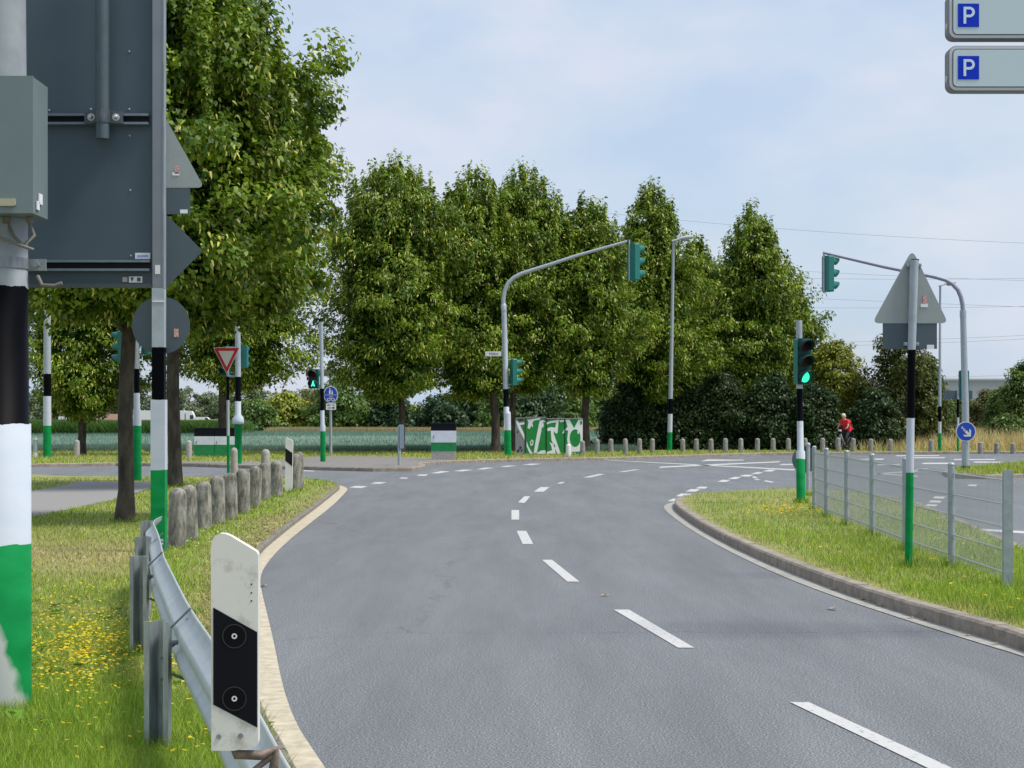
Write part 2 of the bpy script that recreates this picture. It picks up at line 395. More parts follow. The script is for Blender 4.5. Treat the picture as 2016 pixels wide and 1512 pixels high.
# island round the blue arrow sign
i2 = [G(u, v)[:2] for u, v in ((2500, 934), (2016, 941), (1940, 943.5), (1890, 943), (1866, 940), (1856, 935), (1862, 931), (1900, 927), (2016, 918), (2500, 905))]
kerb('sign_island_kerb', i2[::-1], FZ, .14, kerbm)
sheet('sign_island', offs(i2[::-1], .135), soil, z=FZ-.006)

# road paint
quads = [
 [(1555, 1382), (1592, 1382), (2010, 1574), (1957, 1574)], [(1208, 1200), (1238, 1200), (1367, 1275), (1335, 1275)], [(1067, 1102), (1087, 1102), (1141, 1145), (1117, 1145)],
 [(1017, 1045), (1036, 1045), (1050, 1071), (1029, 1071)], [(1007, 1004), (1022, 1004), (1022, 1023), (1007, 1023)], [(1020, 989), (1032, 977), (1044, 977), (1033, 990)],
 [(1051, 968), (1064, 959), (1082, 959), (1070, 968)], [(1096, 952), (1103, 949), (1113, 949), (1106, 952)], [(1147, 940), (1180, 933), (1191, 933), (1162, 940)], [(1216, 929), (1249, 924.3), (1261, 924.3), (1229, 929)],
 [(1186, 905.6), (1190, 905.2), (1566, 924), (1562, 926)], [(1297, 921), (1300, 918.5), (1535, 908), (1535, 910)],
 [(1379, 908), (1392, 904.5), (1464, 905), (1464, 906.4)], [(1533, 915.6), (1540, 913.4), (1562, 913.4), (1560, 915.4)],
 [(820, 936.5), (826, 934), (843, 934), (838, 936.8)], [(848, 931.5), (868, 927.5), (887, 928), (862, 932)], [(893, 927.5), (912, 924.5), (932, 925), (910, 928)], [(938, 924), (955, 920.5), (974, 920.8), (950, 924.3)],
 [(984, 919), (1000, 916.5), (1018, 916.6), (998, 919.4)], [(1028, 915), (1045, 912.8), (1067, 913), (1048, 915.6)],
 [(687, 960), (699, 956.5), (724, 957), (712, 961)], [(729, 952), (740, 949), (762, 949.4), (748, 952.6)], [(786, 942), (790, 940), (804, 940.2), (800, 942.4)], [(592, 927), (600, 925.8), (621, 927), (616, 928.3)],
 [(1314, 986.5), (1325, 981.5), (1347, 982), (1338, 987.5)], [(1330, 977), (1341, 971.5), (1361, 972), (1353, 978)], [(1349, 967.5), (1360, 963), (1379, 963), (1370, 968)], [(1369, 961.5), (1377, 958), (1394, 958.4), (1388, 962)],
 [(1412, 948.5), (1422, 944.6), (1438, 945), (1429, 949)], [(1433, 943), (1445, 939), (1460, 939), (1449, 943.3)], [(1455, 937.6), (1466, 934.4), (1484, 935), (1474, 938.4)], [(1478, 933), (1490, 929.4), (1503, 929.6), (1493, 933.2)],
 [(1501, 928), (1513, 924.6), (1528, 925), (1519, 928.4)], [(1480, 939), (1486, 937.6), (1492, 940.6), (1484, 941.6)], [(1484, 943.6), (1490, 942.6), (1497, 944), (1490, 945.2)], [(1503, 947), (1508, 945.6), (1525, 949), (1518, 950)],
 [(1568, 923), (1568, 921), (1600, 919), (1600, 921)],
 [(1762, 898), (1766, 896.4), (1850, 896.4), (1848, 898)], [(1780, 902), (1785, 900.2), (1862, 900.2), (1858, 902)], [(1813, 913.4), (1820, 911), (1871, 911), (1866, 913.4)], [(1915, 910.8), (1920, 908.6), (1972, 908.8), (1968, 911)],
 [(1875, 905.6), (1880, 903.8), (1960, 903.8), (1958, 905.6)], [(1687, 906.2), (1694, 903.2), (1742, 902.8), (1738, 904.8)], [(1724, 916.3), (1730, 913.8), (1774, 913.6), (1770, 915.8)], [(1800, 925), (1804, 922.6), (1826, 922), (1822, 924.4)],
 [(1860, 925), (1870, 922.8), (1908, 921.6), (1900, 923.6)], [(1725, 934), (1725, 932), (1806, 926), (1808, 928)], [(1718, 932.6), (1720, 931), (1808, 936.6), (1806, 938.6)],
 [(1836, 981), (1841, 977), (1862, 978), (1857, 982)], [(1828, 989), (1833, 985), (1855, 986), (1850, 990)], [(1821, 996), (1826, 992.4), (1847, 993.4), (1842, 997)], [(1816, 1009), (1821, 1004), (1846, 1006), (1840, 1011)], [(1904, 957), (1908, 953.6), (1925, 954), (1921, 957.6)],
 [(1900, 1043), (1902, 1039), (2300, 1062), (2300, 1068)],
]
mb = MB()
for q in quads:
    p = [G(u, v, .005) for u, v in q]
    a = Vector(p[1])-Vector(p[0]); b = Vector(p[2])-Vector(p[0])
    if a.cross(b).z < 0: p = p[::-1]
    mb.add(p, [(0, 1, 2, 3)])
o = mb.build('road_markings', paint); o['kind'] = 'structure'

# ------------------------------------------------------------------ grass and crops (numpy)
def tri_mesh(name, V, tint, m, per, label=None, kind='stuff', faces=None, parent=None):
    n = len(V)//per
    me = bpy.data.meshes.new(name)
    me.vertices.add(len(V)); me.vertices.foreach_set('co', V.astype(np.float32).ravel())
    me.loops.add(len(V)); me.loops.foreach_set('vertex_index', np.arange(len(V), dtype=np.int32))
    me.polygons.add(n); me.polygons.foreach_set('loop_start', np.arange(n, dtype=np.int32)*per)
    at = me.attributes.new('tint', 'FLOAT_COLOR', 'POINT')
    c = np.ones((len(V), 4), np.float32); c[:, :3] = np.repeat(tint, per, axis=0); at.data.foreach_set('color', c.ravel())
    me.materials.append(m); me.update(calc_edges=True)
    o = bpy.data.objects.new(name, me); COL.objects.link(o)
    if parent is not None: o.parent = parent
    elif kind: o['kind'] = kind
    return o
def inpoly(x, y, poly):
    c = np.zeros(len(x), bool); n = len(poly)
    for i in range(n):
        x1, y1 = poly[i][:2]; x2, y2 = poly[(i+1) % n][:2]
        if y1 == y2: continue
        m = ((y1 > y) != (y2 > y)) & (x < (x2-x1)*(y-y1)/(y2-y1)+x1); c ^= m
    return c
def fnoise(x, y, s, seed=0):
    r = np.random.default_rng(seed); out = np.zeros_like(x); a = 1
    for k in range(5):
        for _ in range(3):
            th = r.uniform(0, 2*PI); ph = r.uniform(0, 2*PI); out += a*np.sin((x*math.cos(th)+y*math.sin(th))*s+ph)
        s *= 2.1; a *= .6
    return out/4.0
def blades(name, X, Y, Z0, hgt, wid, tint, lean=.5):
    n = len(X); th = RNG.uniform(0, 2*PI, n); ph = RNG.uniform(0, 2*PI, n); ln = RNG.uniform(0, lean, n)*hgt
    b = np.stack([X, Y, Z0], 1); d = np.stack([np.cos(th)*wid, np.sin(th)*wid, np.zeros(n)], 1)
    t = b+np.stack([np.cos(ph)*ln, np.sin(ph)*ln, hgt], 1)
    V = np.stack([b-d/2, b+d/2, t], 1).reshape(-1, 3)
    return tri_mesh(name, V, tint, M_GRASS, 3)
def pick_px(n, u0, u1, v0, v1, z):
    u = RNG.uniform(u0, u1, n); v = RNG.uniform(v0, v1, n)
    Y = F*(H-z)/(v-CV); return (u-CU)/F*Y, Y
GREEN = np.array([.165, .325, .020]); GREEN2 = np.array([.33, .48, .040]); STRAW = np.array([.56, .46, .22]); DRY = np.array([.30, .22, .11])
def grass_tint(n, dry):
    k = np.clip(dry+RNG.normal(0, .22, n), 0, 1)[:, None]; g = RNG.uniform(0, 1, n)[:, None]
    base = GREEN*(1-g)+GREEN2*g
    t = base*(1-k)+(STRAW*RNG.uniform(.7, 1.1, n)[:, None])*k
    return t*RNG.uniform(.42, 1.5, n)[:, None]
# left verge
lpoly = lv+[(-45, 66), (-60, 60), (-60, -25), (-10, -25), (1.8, -25)]
lpx = [p[:2] for p in pth]
X, Y = pick_px(330000, -250, 700, 940, 1720, LZ)
k = inpoly(X, Y, lpoly) & ~inpoly(X, Y, lpx) & (Y < 62); X, Y = X[k], Y[k]
u_ = CU+F*X/Y; v_ = CV+F*(H-LZ)/Y
dry = .10+.30*fnoise(X, Y, .9, 3)
dry += .75*np.exp(-(((v_-1090)/42)**2))*np.clip((340-u_)/100, 0, 1)      # the parched stripe behind the rail
dry -= .35*np.clip((v_-1350)/80, 0, 1)
dry -= .22*np.clip((1010-v_)/40, 0, 1)
edge = np.array([1e9]*len(X))
for a, b in zip(left_edge, left_edge[1:]):
    ax, ay = a; dx, dy = b[0]-ax, b[1]-ay; t = np.clip(((X-ax)*dx+(Y-ay)*dy)/(dx*dx+dy*dy+1e-9), 0, 1); edge = np.minimum(edge, np.hypot(ax+dx*t-X, ay+dy*t-Y))
near_kerb = np.clip(1-edge/.75, 0, 1)*(Y < 47)
dry += .6*near_kerb
keep = RNG.uniform(0, 1, len(X)) > near_kerb*1.15*(.6+.4*fnoise(X, Y, 2.5, 9)); X, Y, dry = X[keep], Y[keep], dry[keep]
hh = RNG.uniform(.02, .07, len(X))*(1+.4*fnoise(X, Y, 1.5, 5))*np.clip(1.1-.5*dry, .4, 1.3)*np.where(Y < 11, 1.7, 1)
ww = np.clip(.0042*Y/10, .0048, .02)
blades('left_verge_grass', X, Y, np.full(len(X), LZ-.01), np.clip(hh, .012, .2), ww*RNG.uniform(.7, 1.6, len(X)), grass_tint(len(X), np.clip(dry, 0, 1)), 1.1)
# taller tufts left by the mower round post feet
def tufts(name, pts, z):
    X = []; Y = []; HH = []; 
    for (x, y, rad, n, h) in pts:
        a = RNG.uniform(0, 2*PI, n); q = rad*RNG.uniform(.85, 1.5, n); X.append(x+np.cos(a)*q); Y.append(y+np.sin(a)*q); HH.append(RNG.uniform(.35, 1.1, n)*h)
    X = np.concatenate(X); Y = np.concatenate(Y); HH = np.concatenate(HH)
    return blades(name, X, Y, np.full(len(X), z-.01), HH, np.clip(.0042*Y/10, .005, .02)*RNG.uniform(.8, 1.6, len(X)), grass_tint(len(X), np.full(len(X), .08)), .8)
tp = [(-2.756, 10.6, .19, 900, .13), (-1.66, 9.35, .08, 260, .13), (-2.49, 13.3, .08, 220, .12), (-2.875, 15.5, .08, 160, .1)]
for u9, v9, rr9, n9, h9 in ((313, 1098, .11, 200, .1), (246, 1027, .16, 260, .1), (343, 958, .2, 200, .12), (569, 969, .1, 90, .12), (348, 1078, .13, 160, .08), (374, 1063, .12, 150, .08), (401, 1043, .12, 150, .08), (427, 1031, .12, 150, .08), (453, 1023, .12, 150, .1), (478, 1011, .12, 140, .1), (500, 1000, .12, 140, .1), (521, 985, .12, 120, .1), (544, 978, .12, 120, .1), (583, 965, .12, 100, .1)):
    g9 = G(u9, v9, LZ); tp.append((g9[0], g9[1], rr9, n9, h9))
tufts('post_foot_grass', tp, LZ)
tp = []
for u9, v9, rr9, n9 in ((1788.5, 1117, .06, 120), (1577, 990, .1, 120), (1591, 975, .06, 60), (1603, 1004, .06, 60), (1627, 1018, .06, 70), (1667, 1034, .06, 70), (1717, 1055, .06, 80), (1782, 1083, .06, 80), (1873, 1116, .06, 90), (1984, 1157, .08, 120)):
    g9 = G(u9, v9, FZ); tp.append((g9[0], g9[1], rr9, n9, .15))
tufts('fence_foot_grass', tp, FZ)
# low broad leaved weeds in the near verge
def rosettes(name, pts, z, k=9, ln=.10, wd=.028, col=(.13, .26, .03)):
    V = []; T_ = []
    for (x, y, sc_) in pts:
        a0 = random.uniform(0, 6)
        for j in range(k):
            a = a0+j*2*PI/k+random.uniform(-.25, .25); l = ln*sc_*random.uniform(.7, 1.3); w = wd*sc_*random.uniform(.7, 1.2); up = random.uniform(.25, .95)
            c, s_ = math.cos(a), math.sin(a); m = l*.55
            V += [(x, y, z), (x+c*m-s_*w, y+s_*m+c*w, z+l*.45*up), (x+c*l, y+s_*l, z+l*.42*up), (x+c*m+s_*w, y+s_*m-c*w, z+l*.45*up)]
            T_.append(np.array(col)*random.uniform(.6, 1.35))
    return tri_mesh(name, np.array(V), np.array(T_), M_GRASS, 4)
X9, Y9 = pick_px(420, -60, 520, 1180, 1640, LZ); kk = inpoly(X9, Y9, lpoly)
pts9 = [(x, y, random.uniform(.25, .7)) for x, y in zip(X9[kk], Y9[kk])]
for u9, v9, s9 in ((40, 1440, 1.9), (75, 1430, 1.6), (20, 1470, 1.5), (95, 1470, 1.2), (300, 1500, .9), (345, 1330, .8)):
    g9 = G(u9, v9, LZ); pts9.append((g9[0], g9[1], s9))
rosettes('verge_weeds', pts9, LZ)
# brown litter at the kerb edge
X, Y = pick_px(26000, 400, 700, 950, 1400, LZ); k = inpoly(X, Y, lpoly); X, Y = X[k], Y[k]
e = np.array([nearest_on(left_edge, (x, y)) for x, y in zip(X[:6000], Y[:6000])]); X, Y = X[:6000], Y[:6000]
d = np.hypot(e[:, 0]-X, e[:, 1]-Y); k = d < RNG.uniform(.05, .8, len(X)); X, Y = X[k], Y[k]
blades('dead_litter', X, Y, np.full(len(X), LZ-.004), RNG.uniform(.004, .02, len(X)), RNG.uniform(.02, .06, len(X)), np.array([.26, .17, .10])*RNG.uniform(.5, 1.4, len(X))[:, None], 3)
# right island
ipoly = offs(loop_r, .135)
X, Y = pick_px(200000, 1300, 2250, 955, 1420, FZ)
k = inpoly(X, Y, ipoly); X, Y = X[k], Y[k]
edge = np.array([1e9]*len(X))
for a, b in zip(isl_s, isl_s[1:]):
    ax, ay = a; dx, dy = b[0]-ax, b[1]-ay; t = np.clip(((X-ax)*dx+(Y-ay)*dy)/(dx*dx+dy*dy+1e-9), 0, 1); edge = np.minimum(edge, np.hypot(ax+dx*t-X, ay+dy*t-Y))
dry = .02+.24*fnoise(X, Y, 1.1, 13)+.7*np.clip(1-edge/.45, 0, 1)
hh = RNG.uniform(.03, .10, len(X))*(1+.5*fnoise(X, Y, 1.7, 15))*np.clip(edge/.4, .35, 1)
blades('island_grass', X, Y, np.full(len(X), FZ-.01), np.clip(hh, .015, .2), .0075*RNG.uniform(.7, 1.6, len(X)), grass_tint(len(X), np.clip(dry, 0, 1)), 1.0)
# island of the arrow sign
X, Y = pick_px(22000, 1850, 2400, 905, 945, FZ); k = inpoly(X, Y, offs(i2[::-1], .14)); X, Y = X[k], Y[k]
blades('sign_island_grass', X, Y, np.full(len(X), FZ-.01), RNG.uniform(.06, .2, len(X)), np.full(len(X), .03), grass_tint(len(X), .25+.2*fnoise(X, Y, .8, 2)), .8)
# far verge grass
X = RNG.uniform(-40, 45, 110000); Y = RNG.uniform(66, 97, 110000)
k = inpoly(X, Y, fv+[(90, 96), (90, 99), (-200, 99), (-200, 68)]) & ~inpoly(X, Y, pin+back); X, Y = X[k], Y[k]
blades('far_verge_grass', X, Y, np.full(len(X), FZ-.01), RNG.uniform(.04, .16, len(X)), np.full(len(X), .028), grass_tint(len(X), np.clip(.28+.3*fnoise(X, Y, .5, 21), 0, 1)), .9)
# wheat field
def crop(name, n, x0, x1, y0, y1, zt, h, w, c1, c2, slab_col, lean=.35, edge_front=.6, poly=None, low=None):
    X = RNG.uniform(x0, x1, n); Y = y0+(y1-y0)*RNG.uniform(0, 1, n)**1.7
    nf = int(n*edge_front); X = np.concatenate([X, RNG.uniform(x0, x1, nf)]); Y = np.concatenate([Y, y0+RNG.uniform(0, 3.2, nf)])
    m = len(X); k = RNG.uniform(0, 1, m)[:, None]
    tint = (np.array(c1)*(1-k)+np.array(c2)*k)*RNG.uniform(.75, 1.2, m)[:, None]
    zb = np.where((RNG.uniform(0, 1, m) < .3) | (Y < y0+3.2), FZ+RNG.uniform(0, .35, m)*(zt-FZ), zt-h)
    zt_ = zt if low is None else low+(zt-low)*np.clip((Y-y0)/22, 0, 1)
    if low is not None: zb = np.maximum(FZ, zt_-h)
    top = zt_+RNG.normal(0, .035, m)+.05*fnoise(X, Y, .3, 6)
    blades(name, X, Y, zb, np.maximum(top-zb, .1), w*RNG.uniform(.7, 1.4, m)*np.clip(Y/y0, 1, 2.2), tint, lean)
    if low is not None:
        vs = [(x, y, z) for y, z in ((y0+3, low-.16+.06), (y0+22, zt-.14), (y1, zt-.14)) for x in (x0, x1)]
        me = MB().add(vs, [(0, 1, 3, 2), (2, 3, 5, 4)]).build(name+'_mass', mat(name+'_base', slab_col, .95, var=.25, vscale=2.5)); me['kind'] = 'stuff'; return
    me = MB().box(((x0+x1)/2, (y0+y1)/2+1.5, (zt-.12)/2), (x1-x0-.4, y1-y0-3, zt-.12-.002)).build(name+'_mass', mat(name+'_base', slab_col, .95, var=.25, vscale=2.5)); me['kind'] = 'stuff'
crop('wheat_field', 150000, -45, 6.0, 94, 160, .80, .4, .028, (.10, .18, .135), (.22, .325, .25), (.15, .235, .175), low=.36)
crop('wheat_corner', 16000, 6.0, 16, 112, 160, .80, .4, .04, (.10, .18, .135), (.22, .325, .25), (.15, .235, .175))
crop('maize_field', 26000, -45, -19.5, 130, 150, 1.62, .7, .10, (.05, .125, .022), (.12, .22, .05), (.05, .11, .025), lean=1.3, edge_front=.9)
crop('dry_grass_strip', 22000, -20, 14.5, 161, 168, 1.02, .5, .05, (.34, .26, .11), (.50, .42, .22), (.30, .24, .11), lean=.6)
# dry grass on the right
X = RNG.uniform(17, 45, 36000); Y = RNG.uniform(98.5, 118, 36000); k = RNG.uniform(0, 1, 36000)[:, None]
env = np.clip(.85+.5*fnoise(X, Y, .35, 31)+.35*np.clip((X-21)/4, 0, 1), .15, 1.4)
blades('tall_dry_grass', X, Y, np.full(36000, FZ), env*RNG.uniform(.5, 1.1, 36000), np.full(36000, .045), (np.array([.72, .55, .28])*(1-k)+np.array([.46, .45, .18])*k)*RNG.uniform(.7, 1.2, 36000)[:, None], .8)

# flowers
def flowers(name, X, Y, z, size, col):
    n = len(X); a = RNG.uniform(0, 2*PI, n); hz = RNG.uniform(.03, .09, n); tl = RNG.uniform(-.4, .4, (n, 2))
    V = []
    c = np.stack([X, Y, z+hz], 1)
    for k in range(5):
        t = a+k*2*PI/5; V.append(c+np.stack([np.cos(t)*size, np.sin(t)*size, np.cos(t)*size*tl[:, 0]+np.sin(t)*size*tl[:, 1]], 1))
    V = np.stack(V, 1).reshape(-1, 3)
    return tri_mesh(name, V, np.array(col)*RNG.uniform(.8, 1.15, n)[:, None], M_GRASS, 5)
def gauss_px(n, u, v, su, sv, z):
    uu = RNG.normal(u, su, n); vv = np.clip(RNG.normal(v, sv, n), v-2.6*sv, v+3*sv); Y = F*(H-z)/(vv-CV); return (uu-CU)/F*Y, Y
X, Y = gauss_px(1150, 160, 1268, 64, 44, LZ+.05); X2, Y2 = pick_px(260, 60, 420, 1080, 1500, LZ+.05); X = np.concatenate([X, X2]); Y = np.concatenate([Y, Y2])
k = inpoly(X, Y, lpoly); flowers('yellow_flowers', X[k], Y[k], LZ+.01, .0108, (.78, .58, .02))
X, Y = gauss_px(260, 1545, 1008, 38, 7, FZ); X2, Y2 = pick_px(160, 1420, 2016, 990, 1280, FZ); X = np.concatenate([X, X2]); Y = np.concatenate([Y, Y2])
k = inpoly(X, Y, ipoly); flowers('island_flowers', X[k], Y[k], FZ+.03, .016, (.76, .54, .02))
X = RNG.uniform(-22, 7, 500); Y = RNG.uniform(71, 92, 500); k = inpoly(X, Y, fv+[(90, 96), (-200, 99)]) & ~inpoly(X, Y, pin+back)
flowers('far_flowers', X[k], Y[k], FZ+.03, .04, (.62, .47, .03))
X, Y = gauss_px(60, 400, 1050, 60, 18, LZ); k = inpoly(X, Y, lpoly); flowers('white_clover', X[k], Y[k], LZ, .012, (.7, .7, .66))

# ------------------------------------------------------------------ trees
bark = mat('bark', (.022, .019, .015), .95, col2=(.10, .085, .062), vscale=7, bump=1.0, bscale=26, stretch=(1, 1, .35))
def leaf_mesh(name, C, D, N, size, tint, parent, m=M_LEAF, wide=.62, lobed=False, wk=1.0):
    """one folded four-point blade per leaf: C base, D direction of the tip, N face normal"""
    D = D/np.linalg.norm(D, axis=1, keepdims=True); S_ = np.cross(D, N); S_ /= np.linalg.norm(S_, axis=1, keepdims=True)+1e-9
    N2 = np.cross(S_, D); s = size[:, None]
    if lobed:      # heart-shaped lime leaf, folded along the midrib
        f = lambda a, b: C+D*s*a+S_*s*b*wk+N2*s*abs(b)*.35
        V = np.stack([C, f(-.06, .26), f(.22, .44), f(.6, .30), f(1, 0), f(.6, -.30), f(.22, -.44), f(-.06, -.26)], 1).reshape(-1, 3)
        return tri_mesh(name, V, tint, m, 8, parent=parent, kind=None)
    V = np.stack([C, C+D*s*.42+S_*s*wk*wide*.5+N2*s*.12, C+D*s, C+D*s*.42-S_*s*wk*wide*.5+N2*s*.12], 1).reshape(-1, 3)
    return tri_mesh(name, V, tint, m, 4, parent=parent, kind=None)
PROF = [(0, .30), (.06, .68), (.16, .92), (.3, 1.0), (.45, .99), (.6, .88), (.72, .74), (.84, .54), (.93, .33), (1, .05)]
PROF_BLUNT = [(0, .35), (.08, .75), (.2, .95), (.4, 1.0), (.6, .98), (.75, .9), (.86, .72), (.94, .45), (1, .08)]
PROF_FULL = [(0, .30), (.06, .68), (.16, .92), (.3, 1), (.5, 1), (.65, .95), (.78, .82), (.88, .62), (.95, .40), (1, .12)]
PROF_T1 = [(0, .35), (.08, .75), (.2, .95), (.41, 1), (.6, .9), (.75, .72), (.82, .48), (.9, .26), (1, .05)]
PROF_T2 = [(0, .35), (.08, .8), (.2, 1.0), (.4, 1.0), (.55, .93), (.68, .8), (.8, .62), (.9, .42), (1, .1)]
PROF_BUSH = [(0, .88), (.2, 1), (.45, .97), (.65, .85), (.82, .62), (.93, .38), (1, .1)]
def crown_pts(seed, z0, z1, R, npuff, per, prof, puff=.55, lump=.16, squash=1.0, shellmin=.35, shoots=True):
    r = np.random.default_rng(seed)
    tz, tr = zip(*prof)
    zz = np.linspace(0, 1, 60); wr = np.interp(zz, tz, tr); cdf = np.cumsum(wr); cdf /= cdf[-1]
    t = np.interp(r.uniform(0, 1, npuff), cdf, zz)
    a = r.uniform(0, 2*PI, npuff)
    ph = r.uniform(0, 2*PI, 8)
    lumpf = 1+lump*(np.sin(3*a+ph[0]+5*t)+np.sin(5*a+ph[1]-9*t)*.7+np.sin(2*a+ph[2]+14*t)*.8+np.sin(7*a+ph[3]+23*t)*.5)
    rad = np.interp(t, tz, tr)*R*lumpf*np.sqrt(r.uniform(shellmin**2, 1, npuff))
    P = np.stack([np.cos(a)*rad, np.sin(a)*rad*squash, z0+t*(z1-z0)], 1)
    cav = np.sin(P[:, 0]*2.1+ph[4]+np.sin(P[:, 2]*1.3+ph[5]))*np.sin(P[:, 2]*2.0+ph[6])*np.sin(P[:, 1]*2.1+ph[7]+P[:, 2]*.7)
    pull = np.where(cav < -.22, .66, 1.0)[:, None]; P[:, :2] *= pull
    pr = puff*r.uniform(.55, 1.35, npuff)*np.clip(.55+.6*np.interp(t, tz, tr), .4, 1.1)
    k = np.repeat(np.arange(npuff), per); n = len(k)
    if shoots:
        ns = int(npuff*.17); tt = r.uniform(.42, 1.0, ns); aa = r.uniform(0, 2*PI, ns); q = np.interp(tt, tz, tr)*R*r.uniform(.55, .98, ns)
        P[:ns] = np.stack([np.cos(aa)*q, np.sin(aa)*q*squash, z0+tt*(z1-z0)+.25], 1); pr[:ns] = puff*r.uniform(.45, .8, ns)
    asp = np.ones((npuff, 3))*np.array([1, 1, .62])
    if shoots: asp[:ns] = np.array([.38, .38, 2.2])
    g = r.normal(0, 1, (n, 3)); g /= np.linalg.norm(g, axis=1, keepdims=True); g *= (r.uniform(0, 1, n)**.5)[:, None]
    C = P[k]+g*pr[k][:, None]*asp[k]
    out = P[k]*np.array([1, 1, 0]); out /= np.linalg.norm(out, axis=1, keepdims=True)+1e-6
    N = g*.9+np.array([0, 0, .8])+out*.5+r.normal(0, .7, (n, 3)); N /= np.linalg.norm(N, axis=1, keepdims=True)
    D = out*.7+np.array([0, 0, -.75])+r.normal(0, .5, (n, 3)); D -= N*(np.sum(D*N, 1, keepdims=True)); 
    return C, D, N, k, r
def make_tree(name, label, loc, height, base, R, seed, leaf=.16, npuff=420, per=60, prof=PROF, tr=.17, off=(0, 0), cols=None, squash=1.0, group='trees planted along the road', lump=.22, cat='tree', limbs=14, bract=.17, puff=.55, lobed=False):
    T = thing(name, label, cat, loc, group)
    C, D, N, k, r = crown_pts(seed, base, height, R, npuff, per, prof, puff, lump, squash)
    C[:, 0] += off[0]; C[:, 1] += off[1]
    # wispy shoots on the outline
    c1, c2, c3 = cols or ((.028, .080, .006), (.225, .345, .016), (.66, .66, .15))
    n = len(C); pm = (r.uniform(0, 1, npuff)[k][:, None]**1.3)*.65+r.uniform(0, 1, n)[:, None]*.35
    tint = np.array(c1)*(1-pm)+np.array(c2)*pm
    b = r.uniform(0, 1, n) < bract*(.3+1.4*r.uniform(0, 1, npuff)[k]); tint[b] = np.array(c3)*r.uniform(.7, 1.15, b.sum())[:, None]
    wd_ = np.where(b, .36, 1.0); D[b] = D[b]*.8+np.array([0, 0, -.55])+r.normal(0, .25, (int(b.sum()), 3))
    # leaves deep inside the crown: larger, all in the dark tint to paint the core's shade
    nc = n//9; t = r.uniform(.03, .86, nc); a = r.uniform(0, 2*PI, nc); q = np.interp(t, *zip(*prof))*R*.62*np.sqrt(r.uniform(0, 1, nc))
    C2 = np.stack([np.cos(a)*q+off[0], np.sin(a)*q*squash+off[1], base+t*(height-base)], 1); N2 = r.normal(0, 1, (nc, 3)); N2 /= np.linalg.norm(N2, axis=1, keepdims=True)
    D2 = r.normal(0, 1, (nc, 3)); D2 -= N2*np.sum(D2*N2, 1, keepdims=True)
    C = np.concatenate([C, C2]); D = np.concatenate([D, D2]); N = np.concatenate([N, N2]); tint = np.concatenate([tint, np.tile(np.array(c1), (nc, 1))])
    sz = np.concatenate([leaf*r.uniform(.6, 1.3, n)*np.where(b, 1.25, 1), leaf*r.uniform(1.2, 2.4, nc)]); wd_ = np.concatenate([wd_, np.ones(nc)])
    leaf_mesh('crown', C, D, N, sz, tint, T, lobed=lobed, wk=wd_[:, None])
    rr = random.Random(seed); mb = MB()
    mid = base+(height-base)*.55
    path = [(0, 0, -.1), (0, 0, .05), (.02, 0, .5), (rr.uniform(-.05, .05), rr.uniform(-.05, .05), base*.6), (off[0]*.06+rr.uniform(-.04, .04), 0, base), (off[0]*.6, off[1]*.6, mid), (off[0], off[1], height-2.6)]
    mb.tube(path, [tr*1.75, tr*1.45, tr*1.08, tr, tr*.95, tr*.5, .02], 12)
    for i in range(limbs):
        t = rr.uniform(.0, .75); z = base*.95+(height-base)*t; a = i*2.4+rr.uniform(-.4, .4); ln = R*np.interp(min(1, t+.12), *zip(*prof))*rr.uniform(.6, .9)
        q = min(1, max(0, (z-base)/(mid-base))); bx, by = off[0]*.7*q, off[1]*.6*q
        e = (bx+math.cos(a)*ln, by+math.sin(a)*ln*squash, z+ln*rr.uniform(.25, .7)); m_ = (bx+math.cos(a)*ln*.45, by+math.sin(a)*ln*.45*squash, z+ln*rr.uniform(.25, .4))
        r0 = tr*.42*(1-t*.6); mb.tube([(bx, by, z), m_, e], [r0, r0*.6, .012], 6, caps=False)
    mb.build('trunk', bark, T)
    return T
def at(u, v, z=FZ): return G(u, v, z)
# two big roadside limes on the left
make_tree('lime_tree', 'large near lime tree whose slender trunk stands on the dry left verge', at(246, 1027, LZ), 9.2, 2.95, 2.7, 101, leaf=.084, npuff=800, per=150, prof=PROF_T1, lobed=True, tr=.115, off=(.45, .2), lump=.13, bract=.10, puff=.42)
make_tree('lime_tree', 'tall lime tree right behind the first concrete bollards, crown leaving the picture', at(343, 958, LZ), 12.3, 3.75, 3.5, 102, leaf=.100, npuff=900, per=140, prof=PROF_T2, lobed=True, tr=.15, lump=.13, off=(.1, 0), bract=.10, puff=.5)
make_tree('lime_tree', 'lime tree behind the thick painted pole, trunk at field edge far left', at(160, 896), 11.5, 1.7, 3.0, 103, npuff=950, per=60, tr=.17)
make_tree('lime_tree', 'lime tree behind the flag painted double cabinet', at(437, 896), 10.5, 2.9, 3.1, 104, npuff=950, per=60, tr=.21, off=(.7, 0))
make_tree('lime_tree', 'broad lime tree left of the striped cabinet, beside the blue path sign', at(790, 893), 12.8, 2.6, 3.25, 105, prof=PROF_FULL, leaf=.17, npuff=930, per=70, tr=.14, off=(-.45, 0))
make_tree('lime_tree', 'broad lime tree directly behind the pole with the street name plate', at(975, 891), 12.6, 2.6, 2.7, 106, prof=PROF_FULL, leaf=.17, npuff=868, per=70, tr=.19, off=(-.9, .2))
make_tree('lime_tree', 'lime tree with the highest tip of the row, behind the cantilever arm', at(1008, 890), 13.0, 2.9, 2.5, 107, prof=PROF_FULL, leaf=.17, npuff=744, per=70, tr=.15, off=(.75, .5))
make_tree('lime_tree', 'narrow lime tree behind the graffiti cabinets, under the hanging signal', at(1153, 889), 11.6, 2.8, 2.3, 108, prof=PROF_FULL, leaf=.17, npuff=666, per=70, tr=.18, off=(.1, 0))
